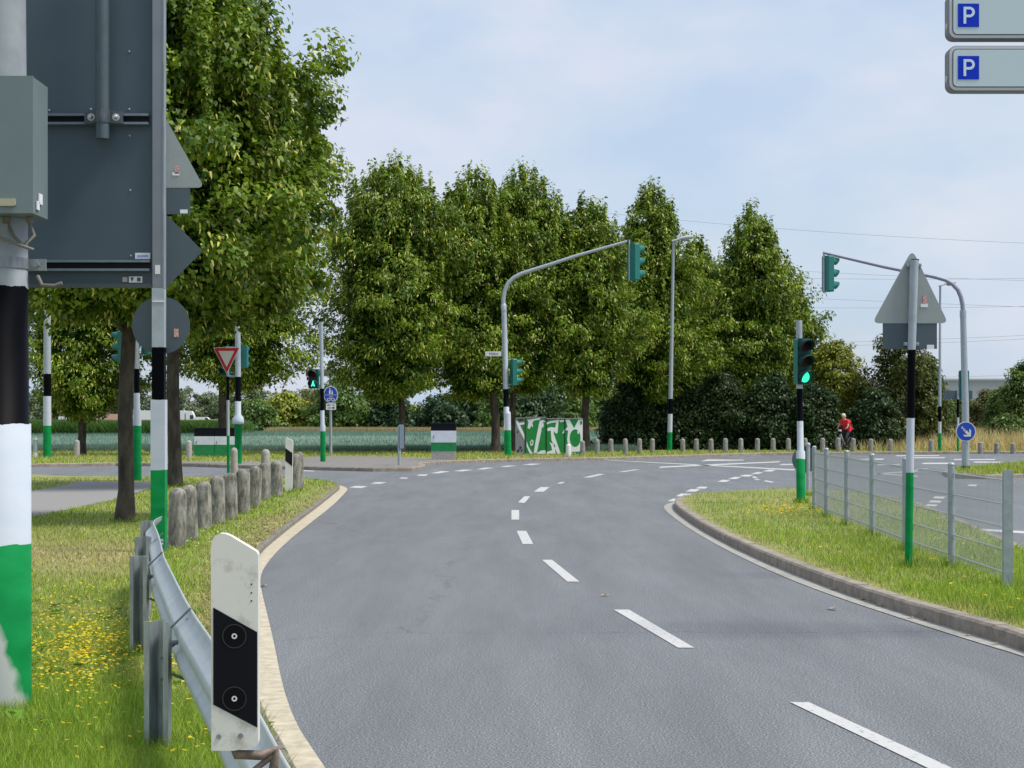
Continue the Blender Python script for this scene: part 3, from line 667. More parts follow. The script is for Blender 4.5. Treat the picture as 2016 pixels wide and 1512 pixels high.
make_tree('lime_tree', 'pointed lime tree just left of the tall street lamp', at(1280, 885.5), 12.9, 2.6, 2.75, 109, leaf=.17, npuff=837, per=70, tr=.15, off=(.1, 0))
make_tree('lime_tree', 'bushy lower lime tree right behind the tall street lamp pole', at(1375, 882), 10.6, 1.6, 2.6, 119, leaf=.17, npuff=713, per=70, tr=.12, off=(0, .4))
make_tree('lime_tree', 'rightmost lime tree of the row, slightly leaning trunk above bollards', at(1470, 883), 12.4, 2.3, 2.65, 110, leaf=.17, npuff=868, per=70, tr=.14, off=(.35, .1))
make_tree('lime_tree', 'small lime tree between row end and yellowish shrub, behind the green signal', at(1562, 882), 8.8, 1.6, 2.2, 120, leaf=.17, npuff=340, per=70, tr=.11, off=(0, .4))

# bushes and hedges
def make_bush(name, label, loc, h, R, seed, cols, leaf=.16, npuff=220, per=45, squash=.8, group='bushes behind the junction', lump=.18, cat='bush', puff=.5, bract=.04, base=.0):
    T = thing(name, label, cat, loc, group)
    C, D, N, k, r = crown_pts(seed, base, h, R, npuff, per, PROF_BUSH, puff, lump, squash, .3, False)
    C[:, 2] = np.maximum(C[:, 2], .03)
    n = len(C); pm = (r.uniform(0, 1, npuff)[k]*.6+r.uniform(0, 1, n)*.4)[:, None]
    tint = np.array(cols[0])*(1-pm)+np.array(cols[1])*pm
    b = r.uniform(0, 1, n) < bract; tint[b] = tint[b]*1.9
    leaf_mesh('foliage', C, D, N, leaf*r.uniform(.6, 1.3, n), tint, T)
    mb = MB(); rr = random.Random(seed)
    for i in range(5):
        a = i*1.3; mb.tube([(0, 0, -.05), (math.cos(a)*R*.2, math.sin(a)*R*.15, h*.35), (math.cos(a)*R*.55, math.sin(a)*R*.4, h*.75)], [.06+.01*h, .04, .012], 6, caps=False)
    mb.build('stem', bark, T)
    return T
DK = ((.012, .032, .009), (.050, .095, .024)); OL = ((.085, .125, .012), (.32, .34, .035)); MG = ((.040, .085, .015), (.14, .22, .040)); BR = ((.07, .08, .022), (.18, .18, .055))
def bpx(u, Y, vt, wpx):   # centre column, distance, top row, half width in pixels
    s = F/Y; return ((u-CU)/s, Y, FZ), ZZ(vt, s)-FZ, wpx/s
for i, (u, Y, vt, w, c, lab) in enumerate([
    (1235, 100, 742, 50, DK, 'dark shrub at the field corner right of the graffiti cabinets'),
    (1330, 101, 740, 62, DK, 'dark shrub behind the foot of the tall street lamp'),
    (1420, 101, 735, 60, DK, 'dark shrub left of the rightmost lime trunk'),
    (1520, 101, 735, 60, DK, 'dark shrub directly left of the green traffic light post'),
    (1600, 100.5, 760, 48, DK, 'dense dark green hedge bush directly left of the cyclist'),
    (1645, 104, 672, 76, OL, 'yellowish olive shrub rising above and behind the cyclist'),
    (1722, 100.5, 768, 42, DK, 'dense dark green hedge bush directly right of the cyclist'),
    (1775, 102.5, 636, 76, ((.03, .055, .012), (.15, .17, .03)), 'tall dark bush behind the triangular sign post'),
    (1826, 103, 700, 38, ((.03, .055, .012), (.13, .17, .03)), 'bush edge under the slim distant lamp arm'),
    (1893, 128, 784, 42, MG, 'low pale green bush between the slim lamp and the blue arrow sign'),
    (1946, 122, 768, 44, BR, 'brownish thin bush right of the curved signal pole'),
    (1975, 118, 762, 30, MG, 'green bush in dry grass near right picture edge'),
    (2024, 116, 706, 50, MG, 'tall green bush cut by the right picture edge'),
    (1985, 104, 820, 34, MG, 'low green shrub spreading in front of the right hand bushes')]):
    loc, h, R = bpx(u, Y, vt, w)
    make_bush('shrub', lab, loc, h, R, 300+i, c, npuff=430, per=65, squash=.7)
# field-edge shrub belt behind the wheat
far_sh = [(500, 785, 36, MG, 'shrub at the left end of the hedge line behind the wheat'), (560, 772, 42, OL, 'olive green shrub behind the wheat left of the pedestrian signal'), (612, 765, 40, BR, 'brownish shrub behind the wheat beside the pedestrian signal'),
          (668, 742, 48, MG, 'tall shrub behind the wheat framing the blue path sign'), (725, 765, 40, DK, 'dark shrub behind the wheat just left of a lime trunk'), (815, 800, 30, OL, 'small light green shrub behind the wheat left of the striped cabinet'),
          (768, 772, 34, DK, 'dark shrub hidden partly by the broad lime trunk'), (868, 775, 42, DK, 'dark shrub behind the striped cabinet'), (930, 752, 46, DK, 'dark tall shrub behind the wheat left of the name plate pole'),
          (1050, 752, 48, DK, 'dark shrub behind the graffiti cabinets'), (1110, 745, 46, MG, 'greener shrub behind the right end of the graffiti cabinets'), (1175, 760, 40, MG, 'shrub at the right end of the hedge line behind the wheat'), (992, 770, 36, MG, 'shrub behind the foot of the name plate pole')]
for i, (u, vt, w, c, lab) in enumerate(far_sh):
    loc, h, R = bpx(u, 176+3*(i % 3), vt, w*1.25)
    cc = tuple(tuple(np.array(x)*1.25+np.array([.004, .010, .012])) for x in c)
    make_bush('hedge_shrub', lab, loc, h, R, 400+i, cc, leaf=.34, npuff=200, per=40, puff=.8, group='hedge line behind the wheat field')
HZ = ((.10, .15, .075), (.21, .26, .13))  # leaf colours paled to paint in the distance haze
places = ['at far left edge', 'above the white van roof', 'behind the left lime crown', 'left of the near lime trunk', 'just right of the near lime trunk', 'behind the galvanised sign post', 'above the white truck', 'right of the white truck', 'behind the yield sign', 'at the right end', 'beyond the hedge line']
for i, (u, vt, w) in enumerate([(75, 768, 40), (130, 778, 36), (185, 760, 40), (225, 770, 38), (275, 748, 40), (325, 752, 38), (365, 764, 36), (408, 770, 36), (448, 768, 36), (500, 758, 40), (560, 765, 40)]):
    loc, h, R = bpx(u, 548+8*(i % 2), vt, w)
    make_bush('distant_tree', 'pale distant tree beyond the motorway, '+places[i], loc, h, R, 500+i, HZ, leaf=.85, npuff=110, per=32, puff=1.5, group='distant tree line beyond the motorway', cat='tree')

# ------------------------------------------------------------------ poles
def flagpole_mb(s, u0, v0, lean_u, v1, r0, r1, z0=FZ, n=14, extra=None):
    zt = ZZ(v1, s); dx = lean_u/s
    mb = MB(); zs = [-z0, .0, .4, zt*.35, zt*.7, zt-z0]
    path = [(dx*max(0, z)/(zt-z0), 0, z) for z in zs]; rad = [r0+(r1-r0)*max(0, z)/(zt-z0) for z in zs]
    mb.tube(path, rad, n); return mb, zt
def loc_(u, v, z=FZ): return G(u, v, z)

def signal_head(parent, c, front, hgt, lit=None, n=3, back=False, ped=False):
    """signal head: housing, and per lamp a lens and a visor; front = unit vector (x,y) the lamps face"""
    ang = math.atan2(front[1], front[0])+PI/2        # local -Y is the front
    M = Matrix.Translation(c) @ Matrix.Rotation(ang, 4, 'Z')
    ch = hgt/n; w = ch*1.02; d = ch*.5
    mb = MB(); mb.x = M
    mb.box((0, 0, 0), (w, d, hgt), 0, bev=ch*.1)
    for i in range(n-1): mb.box((0, -d*.52, -hgt/2+ch*(i+1)), (w*.98, d*.02, ch*.03), 0)
    mb.build('housing', teal, parent)
    mb = MB(); mb.x = M; mb.box((0, -d*.52, 0), (w*.94, d*.03, hgt*.985)); mb.build('front_plate', mat('signal_front', (.006, .040, .036), .5, spec=.2), parent)
    cols = [(.35, .02, .02), (.35, .2, .02), (.02, .9, .45)] if n == 3 else [(.35, .02, .02), (.02, .9, .5)]
    for i in range(n):
        zc = hgt/2-ch*(i+.5); r = ch*.36
        mb = MB(); mb.x = M
        mb.plate(circle(0, zc, r, 20), -d/2-ch*.06, -d/2+.001)
        on = lit == i
        if on and ped:
            lm = mat('ped_green_dark', (.004, .05, .035), .3)
            mb2 = MB(); mb2.x = M; y = -d/2-ch*.07
            mb2.plate(circle(0, zc+r*.62, r*.2, 10), y, y+.01); mb2.plate([(-r*.22, zc+r*.4), (r*.24, zc+r*.4), (r*.34, zc-r*.1), (r*.6, zc-r*.75), (r*.3, zc-r*.8), (0, zc-r*.3), (-r*.35, zc-r*.8), (-r*.62, zc-r*.7), (-r*.3, zc-r*.05)], y, y+.01)
            mb2.build('walking_figure', mat('lamp_green_man', (.05, .95, .62), .4, emit=1.1), parent)
        elif on: lm = mat('lamp_green', (.03, .85, .42), .3, emit=1.0)
        else: lm = mat('lens_off_%d_%d' % (n, i), tuple(x*.06 for x in cols[i]), .45, spec=.15)
        mb.build('lens', lm, parent)
        mb = MB(); mb.x = M; k = 14; L_ = ch*.80; vs = []
        for rr in (r*1.26, r*1.18):
            for j in range(k+1):
                a = R_(-35+250*j/k)
                cut = .35+.65*(math.sin(max(0, min(PI, (a+R_(35))/R_(250)*PI))))
                vs += [(rr*math.cos(a), -d/2, zc+rr*math.sin(a)), (rr*math.cos(a), -d/2-L_*cut, zc+rr*math.sin(a)-L_*.10*cut)]
        q = 2*(k+1); fs = []
        for j in range(k): fs += [(2*j, 2*j+1, 2*j+3, 2*j+2), (q+2*j, q+2*j+2, q+2*j+3, q+2*j+1), (2*j+1, q+2*j+1, q+2*j+3, 2*j+3)]
        mb.add(vs, fs, 0, True); mb.build('visor', teal if back else teal_dark, parent)

def bracket(mb, a, b, r=.018): mb.tube([a, b], r, 8)

# --- left cantilever with name plate
def cantilever_left():
    z0 = FZ; s = S(897, z0); L0 = loc_(1000, 897); T = thing('signal_mast', 'curved galvanised signal mast with white name plate and arm reaching right', 'signal mast', L0, 'traffic signal masts')
    q = lambda u, v: ((u-1000)/s, 0, ZZ(v, s)-z0)
    fm = flag_mat('mast_paint_a', ZZ(847, s), ZZ(801, s), ZZ(766, s))
    mb = MB(); mb.tube([(0, 0, -.1), q(998.5, 815), q(998, 813), q(997, 812), q(992, 603)], [.155, .15, .15, .118, .112], 16)
    mb.build('pole', fm, T)
    MB().tube([q(992, 612), q(991.5, 600), q(991.4, 598)], [.125, .125, .09], 14).build('sleeve', galv, T)
    pts = [(991, 602), (991, 588), (993.5, 573), (1000, 558), (1011, 547), (1026, 539), (1050, 531), (1085, 520), (1140, 502), (1235, 475)]
    MB().tube([q(*p) for p in pts], [.095, .093, .09, .088, .086, .084, .08, .076, .068, .055], 12).build('arm', galv, T)
    signal_head(T, Vector(q(1247, 516)), (.80, .60), 73/s, back=True)
    m_ = MB(); m_.tube([q(1239, 472), q(1239, 553)], .035, 8); m_.build('hanger_rod', galv, T)
    signal_head(T, Vector(q(1011, 733)), (.93, .36), 53/s, back=True)
    m_ = MB(); bracket(m_, q(993, 708), q(1008, 708)); m_.build('bracket', galv, T)
    m_ = MB(); bracket(m_, q(996, 757), q(1008, 757)); m_.build('bracket', galv, T)
    mb = MB(); mb.plate([q(*p)[::2] for p in ((955.5, 692), (987, 692), (987, 701.5), (955.5, 701.5))], -.17, -.15); 
    text_mb(mb, 'Hahn', q(972, 0)[0], -.174, q(0, 696.8)[2], .18, 1)
    mb.build('name_plate', [white_face, black_face], T)
cantilever_left()
# --- right cantilever
def cantilever_right():
    z0 = FZ; s = S(926, z0); L0 = loc_(1901, 926); T = thing('signal_mast', 'curved galvanised signal mast on small island with arm reaching left', 'signal mast', L0, 'traffic signal masts')
    q = lambda u, v: ((u-1901)/s, 0, ZZ(v, s)-z0)
    MB().tube([(0, 0, -.1), q(1900.5, 800), q(1896, 612)], [.115, .105, .09], 14).build('pole', galv, T)
    MB().tube([(0, 0, -.05), (0, 0, .13)], .135, 14).build('base_sleeve', black_face, T)
    MB().tube([q(1896, 625), q(1896, 611)], .1, 12).build('sleeve', galv, T)
    pts = [(1896, 614), (1895, 600), (1892, 585), (1886, 571), (1875, 559), (1861, 551), (1840, 545), (1800, 537), (1740, 525), (1680, 511), (1621, 497)]
    MB().tube([q(*p) for p in pts], [.07, .07, .068, .066, .064, .062, .06, .058, .055, .05, .042], 12).build('arm', mat('arm_paint', (.27, .28, .36), .5, .2), T)
    signal_head(T, Vector(q(1630, 539)), (.88, .47), 71/s, back=True)
    MB().tube([q(1622, 496), q(1622, 577)], .035, 8).build('hanger_rod', galv, T)
    signal_head(T, Vector(q(1900, 757))+Vector((0, .16, 0)), (.05, 1), 56/s, back=True)
    # blue arrow disc
    mb = MB(); cx, _, cz = q(1899, 849.5); r = 19.5/s
    mb.plate(circle(cx, cz, r, 40), -.175, -.16); mb.build('arrow_sign', white_face, T)
    mb = MB(); mb.plate(circle(cx, cz, r*.92, 40), -.179, -.176); mb.build('sign_face', blue_face, T)
    mb = MB(); R2 = Matrix.Translation((cx, 0, cz)) @ Matrix.Rotation(R_(45), 4, 'Y') @ Matrix.Scale(r, 4); mb.x = R2
    y = -.181/r; mb.plate([(-.05, -.13), (.35, -.13), (.02, -.45), (.28, -.45), (.70, 0), (.28, .45), (.02, .45), (.35, .13), (-.05, .13)], y-.01, y)
    for a, b, c_, d_ in ((-.30, -.12, -.12, .02), (-.42, -.02, -.28, .12), (-.6, -.1, -.45, .04), (-.22, .04, -.1, .13), (-.66, .02, -.52, .12)): mb.plate([(a, b), (c_, b+.02), (c_-.02, d_), (a+.03, d_-.01)], y-.01, y)
    mb.build('arrow', white_face, T)
cantilever_right()
# --- green signal on post
def signal_post():
    z0 = FZ; s = S(988, z0); T = thing('traffic_light', 'three lamp traffic light showing green on flag painted post', 'traffic light', loc_(1577, 990))
    q = lambda u, v: ((u-1577)/s, 0, ZZ(v, s)-z0)
    fm = flag_mat('post_paint_b', ZZ(902, s), ZZ(829, s), ZZ(765, s))
    MB().tube([(0, 0, -.1), q(1576, 888), q(1576, 885.5), q(1574, 757)], [.082, .085, .06, .055], 14).build('pole', fm, T)
    MB().tube([q(1573.5, 672), q(1573, 633)], .058, 14).build('pole_top', galv, T)
    MB().tube([q(1574, 766), q(1574, 757)], .062, 10).build('clamp', galv, T)
    signal_head(T, Vector(q(1579.5, 713)), (.38, -.92), 90/s, lit=2)
signal_post()
# --- pedestrian signal
def ped():
    z0 = FZ; s = S(909, z0); T = thing('pedestrian_light', 'pedestrian light showing a green walking figure on flag painted pole', 'pedestrian light', loc_(636, 909))
    q = lambda u, v: ((u-636)/s, 0, ZZ(v, s)-z0)
    fm = flag_mat('pole_paint_c', ZZ(849, s), ZZ(808, s), ZZ(765, s))
    MB().tube([(0, 0, -.1), q(635.5, 848), q(635.5, 838), q(635, 835), q(632, 634)], [.098, .098, .098, .075, .07], 14).build('pole', fm, T)
    signal_head(T, Vector(q(618, 746)), (-.2, -.98), 38/s, lit=1, n=2, ped=True)
    m_ = MB(); bracket(m_, q(622, 730), q(633, 730)); m_.build('bracket', galv, T)
    m_ = MB(); bracket(m_, q(622, 764), q(634, 764)); m_.build('bracket', galv, T)
ped()
# --- signal post behind yield sign
def post468():
    z0 = FZ; s = S(913, z0); T = thing('traffic_light', 'traffic light seen from the side behind the red and white yield sign', 'traffic light', loc_(469, 913))
    q = lambda u, v: ((u-469)/s, 0, ZZ(v, s)-z0)
    fm = flag_mat('pole_paint_d', ZZ(835, s), ZZ(790, s), ZZ(742, s))
    MB().tube([(0, 0, -.1), q(469, 836), q(469, 834), q(469, 829), q(469, 822), q(468.6, 816), q(468.5, 700), q(467.5, 600)], [.125, .125, .20, .205, .18, .105, .1, .09], 16).build('pole', fm, T)
    signal_head(T, Vector(q(480, 702))+Vector((0, .1, 0)), (.3, .95), 44/s, back=True)
    signal_head(T, Vector(q(444, 712))+Vector((0, .12, 0)), (-.55, -.83), 54/s)
    m_ = MB(); bracket(m_, q(444, 684), q(468, 684), .03); m_.build('bracket', galv_dark, T)
    m_ = MB(); bracket(m_, q(446, 741), q(470, 741), .04); m_.build('bracket', galv_dark, T)
post468()
# --- pole behind near trunk
def pole268():
    z0 = LZ; s = S(946, z0); T = thing('traffic_light', 'traffic light half hidden behind the near lime trunk, green lower pole', 'traffic light', loc_(270, 946, LZ))
    q = lambda u, v: ((u-270)/s, 0, ZZ(v, s)-z0)
    fm = flag_mat('pole_paint_e', ZZ(838, s), ZZ(774, s), ZZ(726, s))
    MB().tube([(0, 0, -.1), q(270, 808), q(269.5, 804), q(268, 620)], [.115, .105, .08, .07], 14).build('pole', fm, T)
    signal_head(T, Vector(q(241, 684))+Vector((0, .05, 0)), (-.95, .3), 66/s, back=True)
    signal_head(T, Vector(q(288, 668))+Vector((0, .05, 0)), (.6, .8), 60/s, back=True)
    m_ = MB(); bracket(m_, q(241, 655), q(290, 655), .03); m_.build('bracket', galv, T)
    m_ = MB(); bracket(m_, q(243, 715), q(268, 715), .03); m_.build('bracket', galv, T)
pole268()
# --- street lamps
def lamp(name, label, u, v, lean, vt, r0, r1, zs, head, mname, arm=None):
    s = S(v, FZ); T = thing(name, label, 'street lamp', loc_(u, v), 'street lamps')
    fm = flag_mat(mname, *[ZZ(a, s) for a in zs])
    mb, zt = flagpole_mb(s, u, v, lean, vt, r0, r1); mb.build('pole', fm, T)
    if head:
        x0 = lean/s; z = zt-FZ; ln, th = head
        mb = MB(); mb.x = Matrix.Translation((x0, 0, z)) @ Matrix.Rotation(R_(-9), 4, 'Y')
        pr = [(-.07, -.02, .07), (.12, -.01, .10), (.38*ln, .03, .13), (.7*ln, .04, .14), (ln, .02, .10)]
        vs = []
        for x, zc, w in pr:
            for a in range(10): t = 2*PI*a/10; vs.append((x, math.cos(t)*w*1.3, zc+math.sin(t)*th*(.6 if x < .2 else 1)*(.5 if math.sin(t) < 0 else 1)))
        k = len(pr); mb.add(vs, [(i*10+j, i*10+(j+1) % 10, (i+1)*10+(j+1) % 10, (i+1)*10+j) for i in range(k-1) for j in range(10)], 0, True)
        mb.add(vs[:10], [tuple(range(10))[::-1]]); mb.add(vs[-10:], [tuple(range(10))])
        mb.build('lamp_head', mat('lamp_housing', (.42, .43, .44), .5), T)
        mb = MB(); mb.x = Matrix.Translation((x0, 0, z)) @ Matrix.Rotation(R_(-9), 4, 'Y'); mb.ball((.62*ln, 0, -.02), .2, 10, 0, (1.5*ln*.7, .7, .35)); mb.build('lamp_glass', mat('lamp_glass', (.35, .37, .38), .15), T)
    return T
lamp('street_lamp', 'tall street lamp with pale lamp head rising in front of the limes', 1318, 889, 8, 474, .125, .06, (851, 815, 785), (.95, .12), 'lamp_paint_a')
lamp('street_lamp', 'slim distant street lamp beside the curved mast on the right', 1850, 888, 1, 562, .085, .05, (853, 830, 800), (.75, .07), 'lamp_paint_b')
lamp('street_lamp', 'flag painted lamp pole between thick near pole and near lime trunk', 93, 901, 0, -120, .165, .08, (838, 780, 736), (.95, .12), 'lamp_paint_c')

# --- yield sign
def yield_sign():
    z0 = LZ; s = S(950, z0); T = thing('yield_sign', 'red bordered white give way triangle on a slim flag painted pole', 'road sign', loc_(450, 950, LZ))
    q = lambda u, v: ((u-450)/s, ZZ(v, s)-z0)
    fm = flag_mat('pole_paint_f', ZZ(858, s), ZZ(788, s), ZZ(741, s))
    x1, z1 = q(448, 688); MB().tube([(0, 0, -.1), (x1, 0, z1)], [.038, .034], 12).build('pole', fm, T)
    tri = [q(420, 684), q(473, 684), q(447, 737)]
    cx = sum(p[0] for p in tri)/3; cz = sum(p[1] for p in tri)/3
    sc_ = lambda k: [(cx+(p[0]-cx)*k, cz+(p[1]-cz)*k) for p in tri]
    mb = MB(); mb.plate(round_poly(tri, .025), -.062, -.05); mb.build('sign_plate', white_face, T)
    mb = MB(); mb.plate(round_poly(sc_(.93), .02), -.066, -.063); mb.build('red_border', red_face, T)
    mb = MB(); mb.plate(round_poly(sc_(.60), .01), -.070, -.067); mb.build('white_centre', white_face, T)
yield_sign()
# --- blue shared path sign and cycle direction boards
def path_sign():
    z0 = FZ; s = S(897, z0); T = thing('path_sign', 'round blue footpath and cycle sign over small white plate on slim post', 'road sign', loc_(652, 897))
    q = lambda u, v: ((u-652)/s, ZZ(v, s)-z0)
    MB().tube([(0, 0, -.1), (q(651, 0)[0], 0, q(0, 758)[1])], [.05, .045], 10).build('pole', galv, T)
    x, z = q(651.5, 777); rx, rz = 14/s, 17/s
    MB().plate(circle(x, z, rx, 32, rz), -.08, -.065).build('sign_plate', white_face, T)
    MB().plate(circle(x, z, rx*.9, 32, rz*.92), -.084, -.081).build('blue_face', blue_face, T)
    mb = MB(); y0, y1 = -.088, -.085
    P = lambda pts: mb.plate([(x+a*rx, z+b*rz) for a, b in pts], y0, y1)
    P(circle(-.12, .68, .09, 10)); P([(-.2, .56), (-.02, .56), (0, .25), (-.04, .02), (-.1, .02), (-.12, .2), (-.16, .02), (-.22, .02), (-.26, .3)])
    P(circle(.2, .42, .08, 10)); P([(.12, .33), (.3, .33), (.32, .1), (.28, .02), (.2, .02), (.16, .02), (.1, .1)])
    P([(-.8, -.02), (.8, -.02), (.8, -.06), (-.8, -.06)])
    P([(-.2, -.18), (.25, -.18), (.25, -.23), (-.2, -.23)]); P([(-.3, -.36), (.3, -.36), (.34, -.42), (-.28, -.42)])
    for c_ in (-.28, .3): ring(mb, x+c_*rx, z-.56*rz, .15*rx, .24*rx, y0)
    mb.build('pictogram', white_face, T)
    mb = MB(); a, b = q(642, 807); c_, d_ = q(662, 794); mb.plate(rounded(a, b, c_, d_, .03), -.078, -.065); mb.build('plate', white_face, T)
    mb = MB(); y0 = -.081; w = c_-a; h = d_-b
    Q = lambda pts: mb.plate([(a+p*w, b+r*h) for p, r in pts], y0, y0+.002)
    Q([(.12, .72), (.24, .88), (.24, .78), (.45, .78), (.45, .68), (.24, .68), (.24, .58)]); Q([(.2, .35), (.5, .35), (.5, .25), (.2, .25)]); Q([(.6, .78), (.85, .78), (.85, .7), (.6, .7)]); Q([(.88, .3), (.76, .5), (.76, .4), (.6, .4), (.6, .22), (.76, .22), (.76, .12)])
    mb.build('arrows', black_face, T)
path_sign()
def cycle_boards():
    Y = 92; s = F/Y; u0 = 650; T = thing('cycle_signpost', 'slim post with white cycle direction boards, red chevrons and red tags', 'signpost', ((u0-CU)/s, Y, FZ))
    q = lambda u, v: ((u-u0)/s, ZZ(v, s)-FZ)
    MB().tube([(0, 0, -.1), (0, 0, q(0, 709)[1])], .045, 10).build('pole', galv, T)
    for (a, b, ch, txt) in ((602, 646, 605, ''), (636, 693.5, 689, 'A Zentrum')):
        f = a == 602; yy = -.07 if f else -.10
        mb = MB(); x0, z0 = q(a, 741 if f else 740); x1, z1 = q(b, 727); mb.plate([(x0, z0), (x1, z0), (x1, z1), (x0, z1)], yy, yy+.02); mb.build('board', white_face, T)
        mb = MB(); y = yy-.004
        cx, cz = q(ch, 733.5); w = 3.2/s*(1 if f else -1); h = 6/s
        mb.plate([(cx-w*.9, cz), (cx+w*.2, cz+h), (cx+w*.9, cz+h), (cx-w*.1, cz), (cx+w*.9, cz-h), (cx+w*.2, cz-h)], y, y+.003)
        mb.build('chevron', red_face, T)
        if not f:
            mb = MB()
            for (uu, vv, ww) in ((656, 731.4, 2), (662, 731.2, 8), (659, 736.5, 5), (681, 731, 2)):
                x, z = q(uu, vv); mb.plate([(x, z-.018), (x+ww/s, z-.018), (x+ww/s, z+.018), (x, z+.018)], y, y+.003)
            mb.build('lettering', alu_back_dark, T)
        mb = MB(); x0, z0 = q(604 if f else 687, 749); x1, z1 = q(611 if f else 694, 741.5 if f else 740.6); mb.plate([(x0, z0), (x1, z0), (x1, z1), (x0, z1)], yy, yy+.02); mb.build('route_tag', mat('red_tag', (.6, .06, .05), .5), T)
    mb = MB(); x0, z0 = q(681, 749); x1, z1 = q(686.6, 740.6); mb.plate([(x0, z0), (x1, z0), (x1, z1), (x0, z1)], -.1, -.08); mb.build('white_tag', white_face, T)
    mb = MB(); x0, z0 = q(646, 725); x1, z1 = q(659, 711); mb.plate([(x0, z0), (x1, z0), (x1, z1), (x0, z1)], -.09, -.07); mb.build('top_plate', mat('weathered_plate', (.35, .34, .35), .6, var=.3, vscale=12), T)
cycle_boards()
# --- sign seen edge-on at the kerb nose
def edge_sign():
    z0 = FZ; s = S(915, z0); T = thing('kerb_sign', 'narrow blue grey sign seen edge-on at the pavement nose', 'road sign', loc_(786, 916))
    q = lambda u, v: ((u-786)/s, ZZ(v, s)-z0)
    MB().tube([(0, 0, -.1), (0, 0, q(0, 838)[1])], .055, 10).build('pole', galv, T)
    mb = MB(); x, zc = q(790, 859); mb.x = Matrix.Translation((x, 0, zc)) @ Matrix.Rotation(R_(79), 4, 'Z'); mb.plate(rounded(-.3, -.40, .3, .40, .08), -.02, .01); mb.build('sign_plate', mat('edge_sign_paint', (.12, .17, .22), .5), T)
edge_sign()
# --- triangular sign on the right
def tri_back(mb, tri, y0, y1, r=.04): mb.plate(round_poly(tri, r), y0, y1)
def right_sign():
    z0 = FZ; s = S(1117, z0); T = thing('road_sign', 'back of triangular sign and plate on green white black post by the mesh fence', 'road sign', loc_(1788.5, 1117))
    q = lambda u, v: ((u-1788.5)/s, ZZ(v, s)-z0)
    fm = flag_mat('pole_paint_g', ZZ(930, s), ZZ(823, s), ZZ(689, s), wob=.012)
    a = q(1794.5, 700); b = q(1800, 512)
    MB().tube([(0, 0, -.1), (0, 0, 0), (a[0], 0, a[1]), (b[0], 0, b[1])], [.041, .041, .042, .046], 16).build('pole', fm, T)
    mb = MB(); tri_back(mb, [q(1798, 490), q(1719, 636), q(1869, 636)], .05, .06, .045); mb.build('triangle_plate', alu_back, T)
    mb = MB(); x0, z1 = q(1740, 634.5); x1, z0_ = q(1847, 686.5); mb.plate([(x0, z0_), (x1, z0_), (x1, z1), (x0, z1)], .055, .065); mb.build('lower_plate', alu_back_dark, T)
    for u, v in ((1800, 522), (1795, 677)):
        mb = MB(); x, z = q(u, v); mb.box((x, .03, z), (.15, .05, .035)); mb.tube([(x-.065, -.02, z), (x-.065, .05, z)], .01, 6); mb.tube([(x+.065, -.02, z), (x+.065, .05, z)], .01, 6)
        mb.build('clamp', galv, T)
    x, z = q(1803.5, 511.5); MB().box((x, .046, z), (.08, .006, .026)).build('reflector', black_face, T)
    x, z = q(1823, 589.5); MB().box((x, .047, z), (.045, .004, .085)).build('sticker', mat('sticker_red', (.55, .30, .28), .5, var=.6, vscale=60), T)
    x, z = q(1821.5, 601); MB().box((x, .047, z), (.075, .004, .035)).build('sticker', sticker, T)
    x, z = q(1834, 682.5); MB().box((x, .052, z), (.075, .004, .042)).build('sticker', sticker, T)
right_sign()
# --- low round sign back behind the green light
def low_sign():
    z0 = FZ; s = S(973, z0); T = thing('road_sign', 'low round sign seen from behind between green traffic light and mesh fence', 'road sign', loc_(1591, 973))
    q = lambda u, v: ((u-1591)/s, ZZ(v, s)-z0)
    MB().tube([(0, 0, -.1), (0, 0, q(0, 876)[1])], .04, 12).build('pole', galv, T)
    MB().ball((0, 0, q(0, 876)[1]), .05, 8).build('cap', galv, T)
    mb = MB(); x, z = q(1586, 905); pts = [p for p in circle(x, z, 26/s, 40) if p[0] < q(1606, 0)[0]]; mb.plate(pts, .045, .06); mb.build('round_plate', alu_back_dark, T)
low_sign()
# --- distant direction board on thin post
def far_board():
    s = S(888, FZ); T = thing('direction_board', 'small grey board seen from behind on thin flag painted posts', 'road sign', loc_(1886, 888))
    q = lambda u, v: ((u-1886)/s, ZZ(v, s)-FZ)
    fm = flag_mat('pole_paint_h', ZZ(845, s), ZZ(822, s), ZZ(786, s))
    MB().tube([(0, 0, -.1), (0, 0, q(0, 768)[1])], .055, 10).build('pole', fm, T)
    mb = MB(); x0, z1 = q(1857, 769); x1, z0 = q(1915, 786); mb.plate([(x0, z0), (x1, z0), (x1, z1), (x0, z1)], .06, .1); mb.build('board', alu_back_dark, T)
far_board()

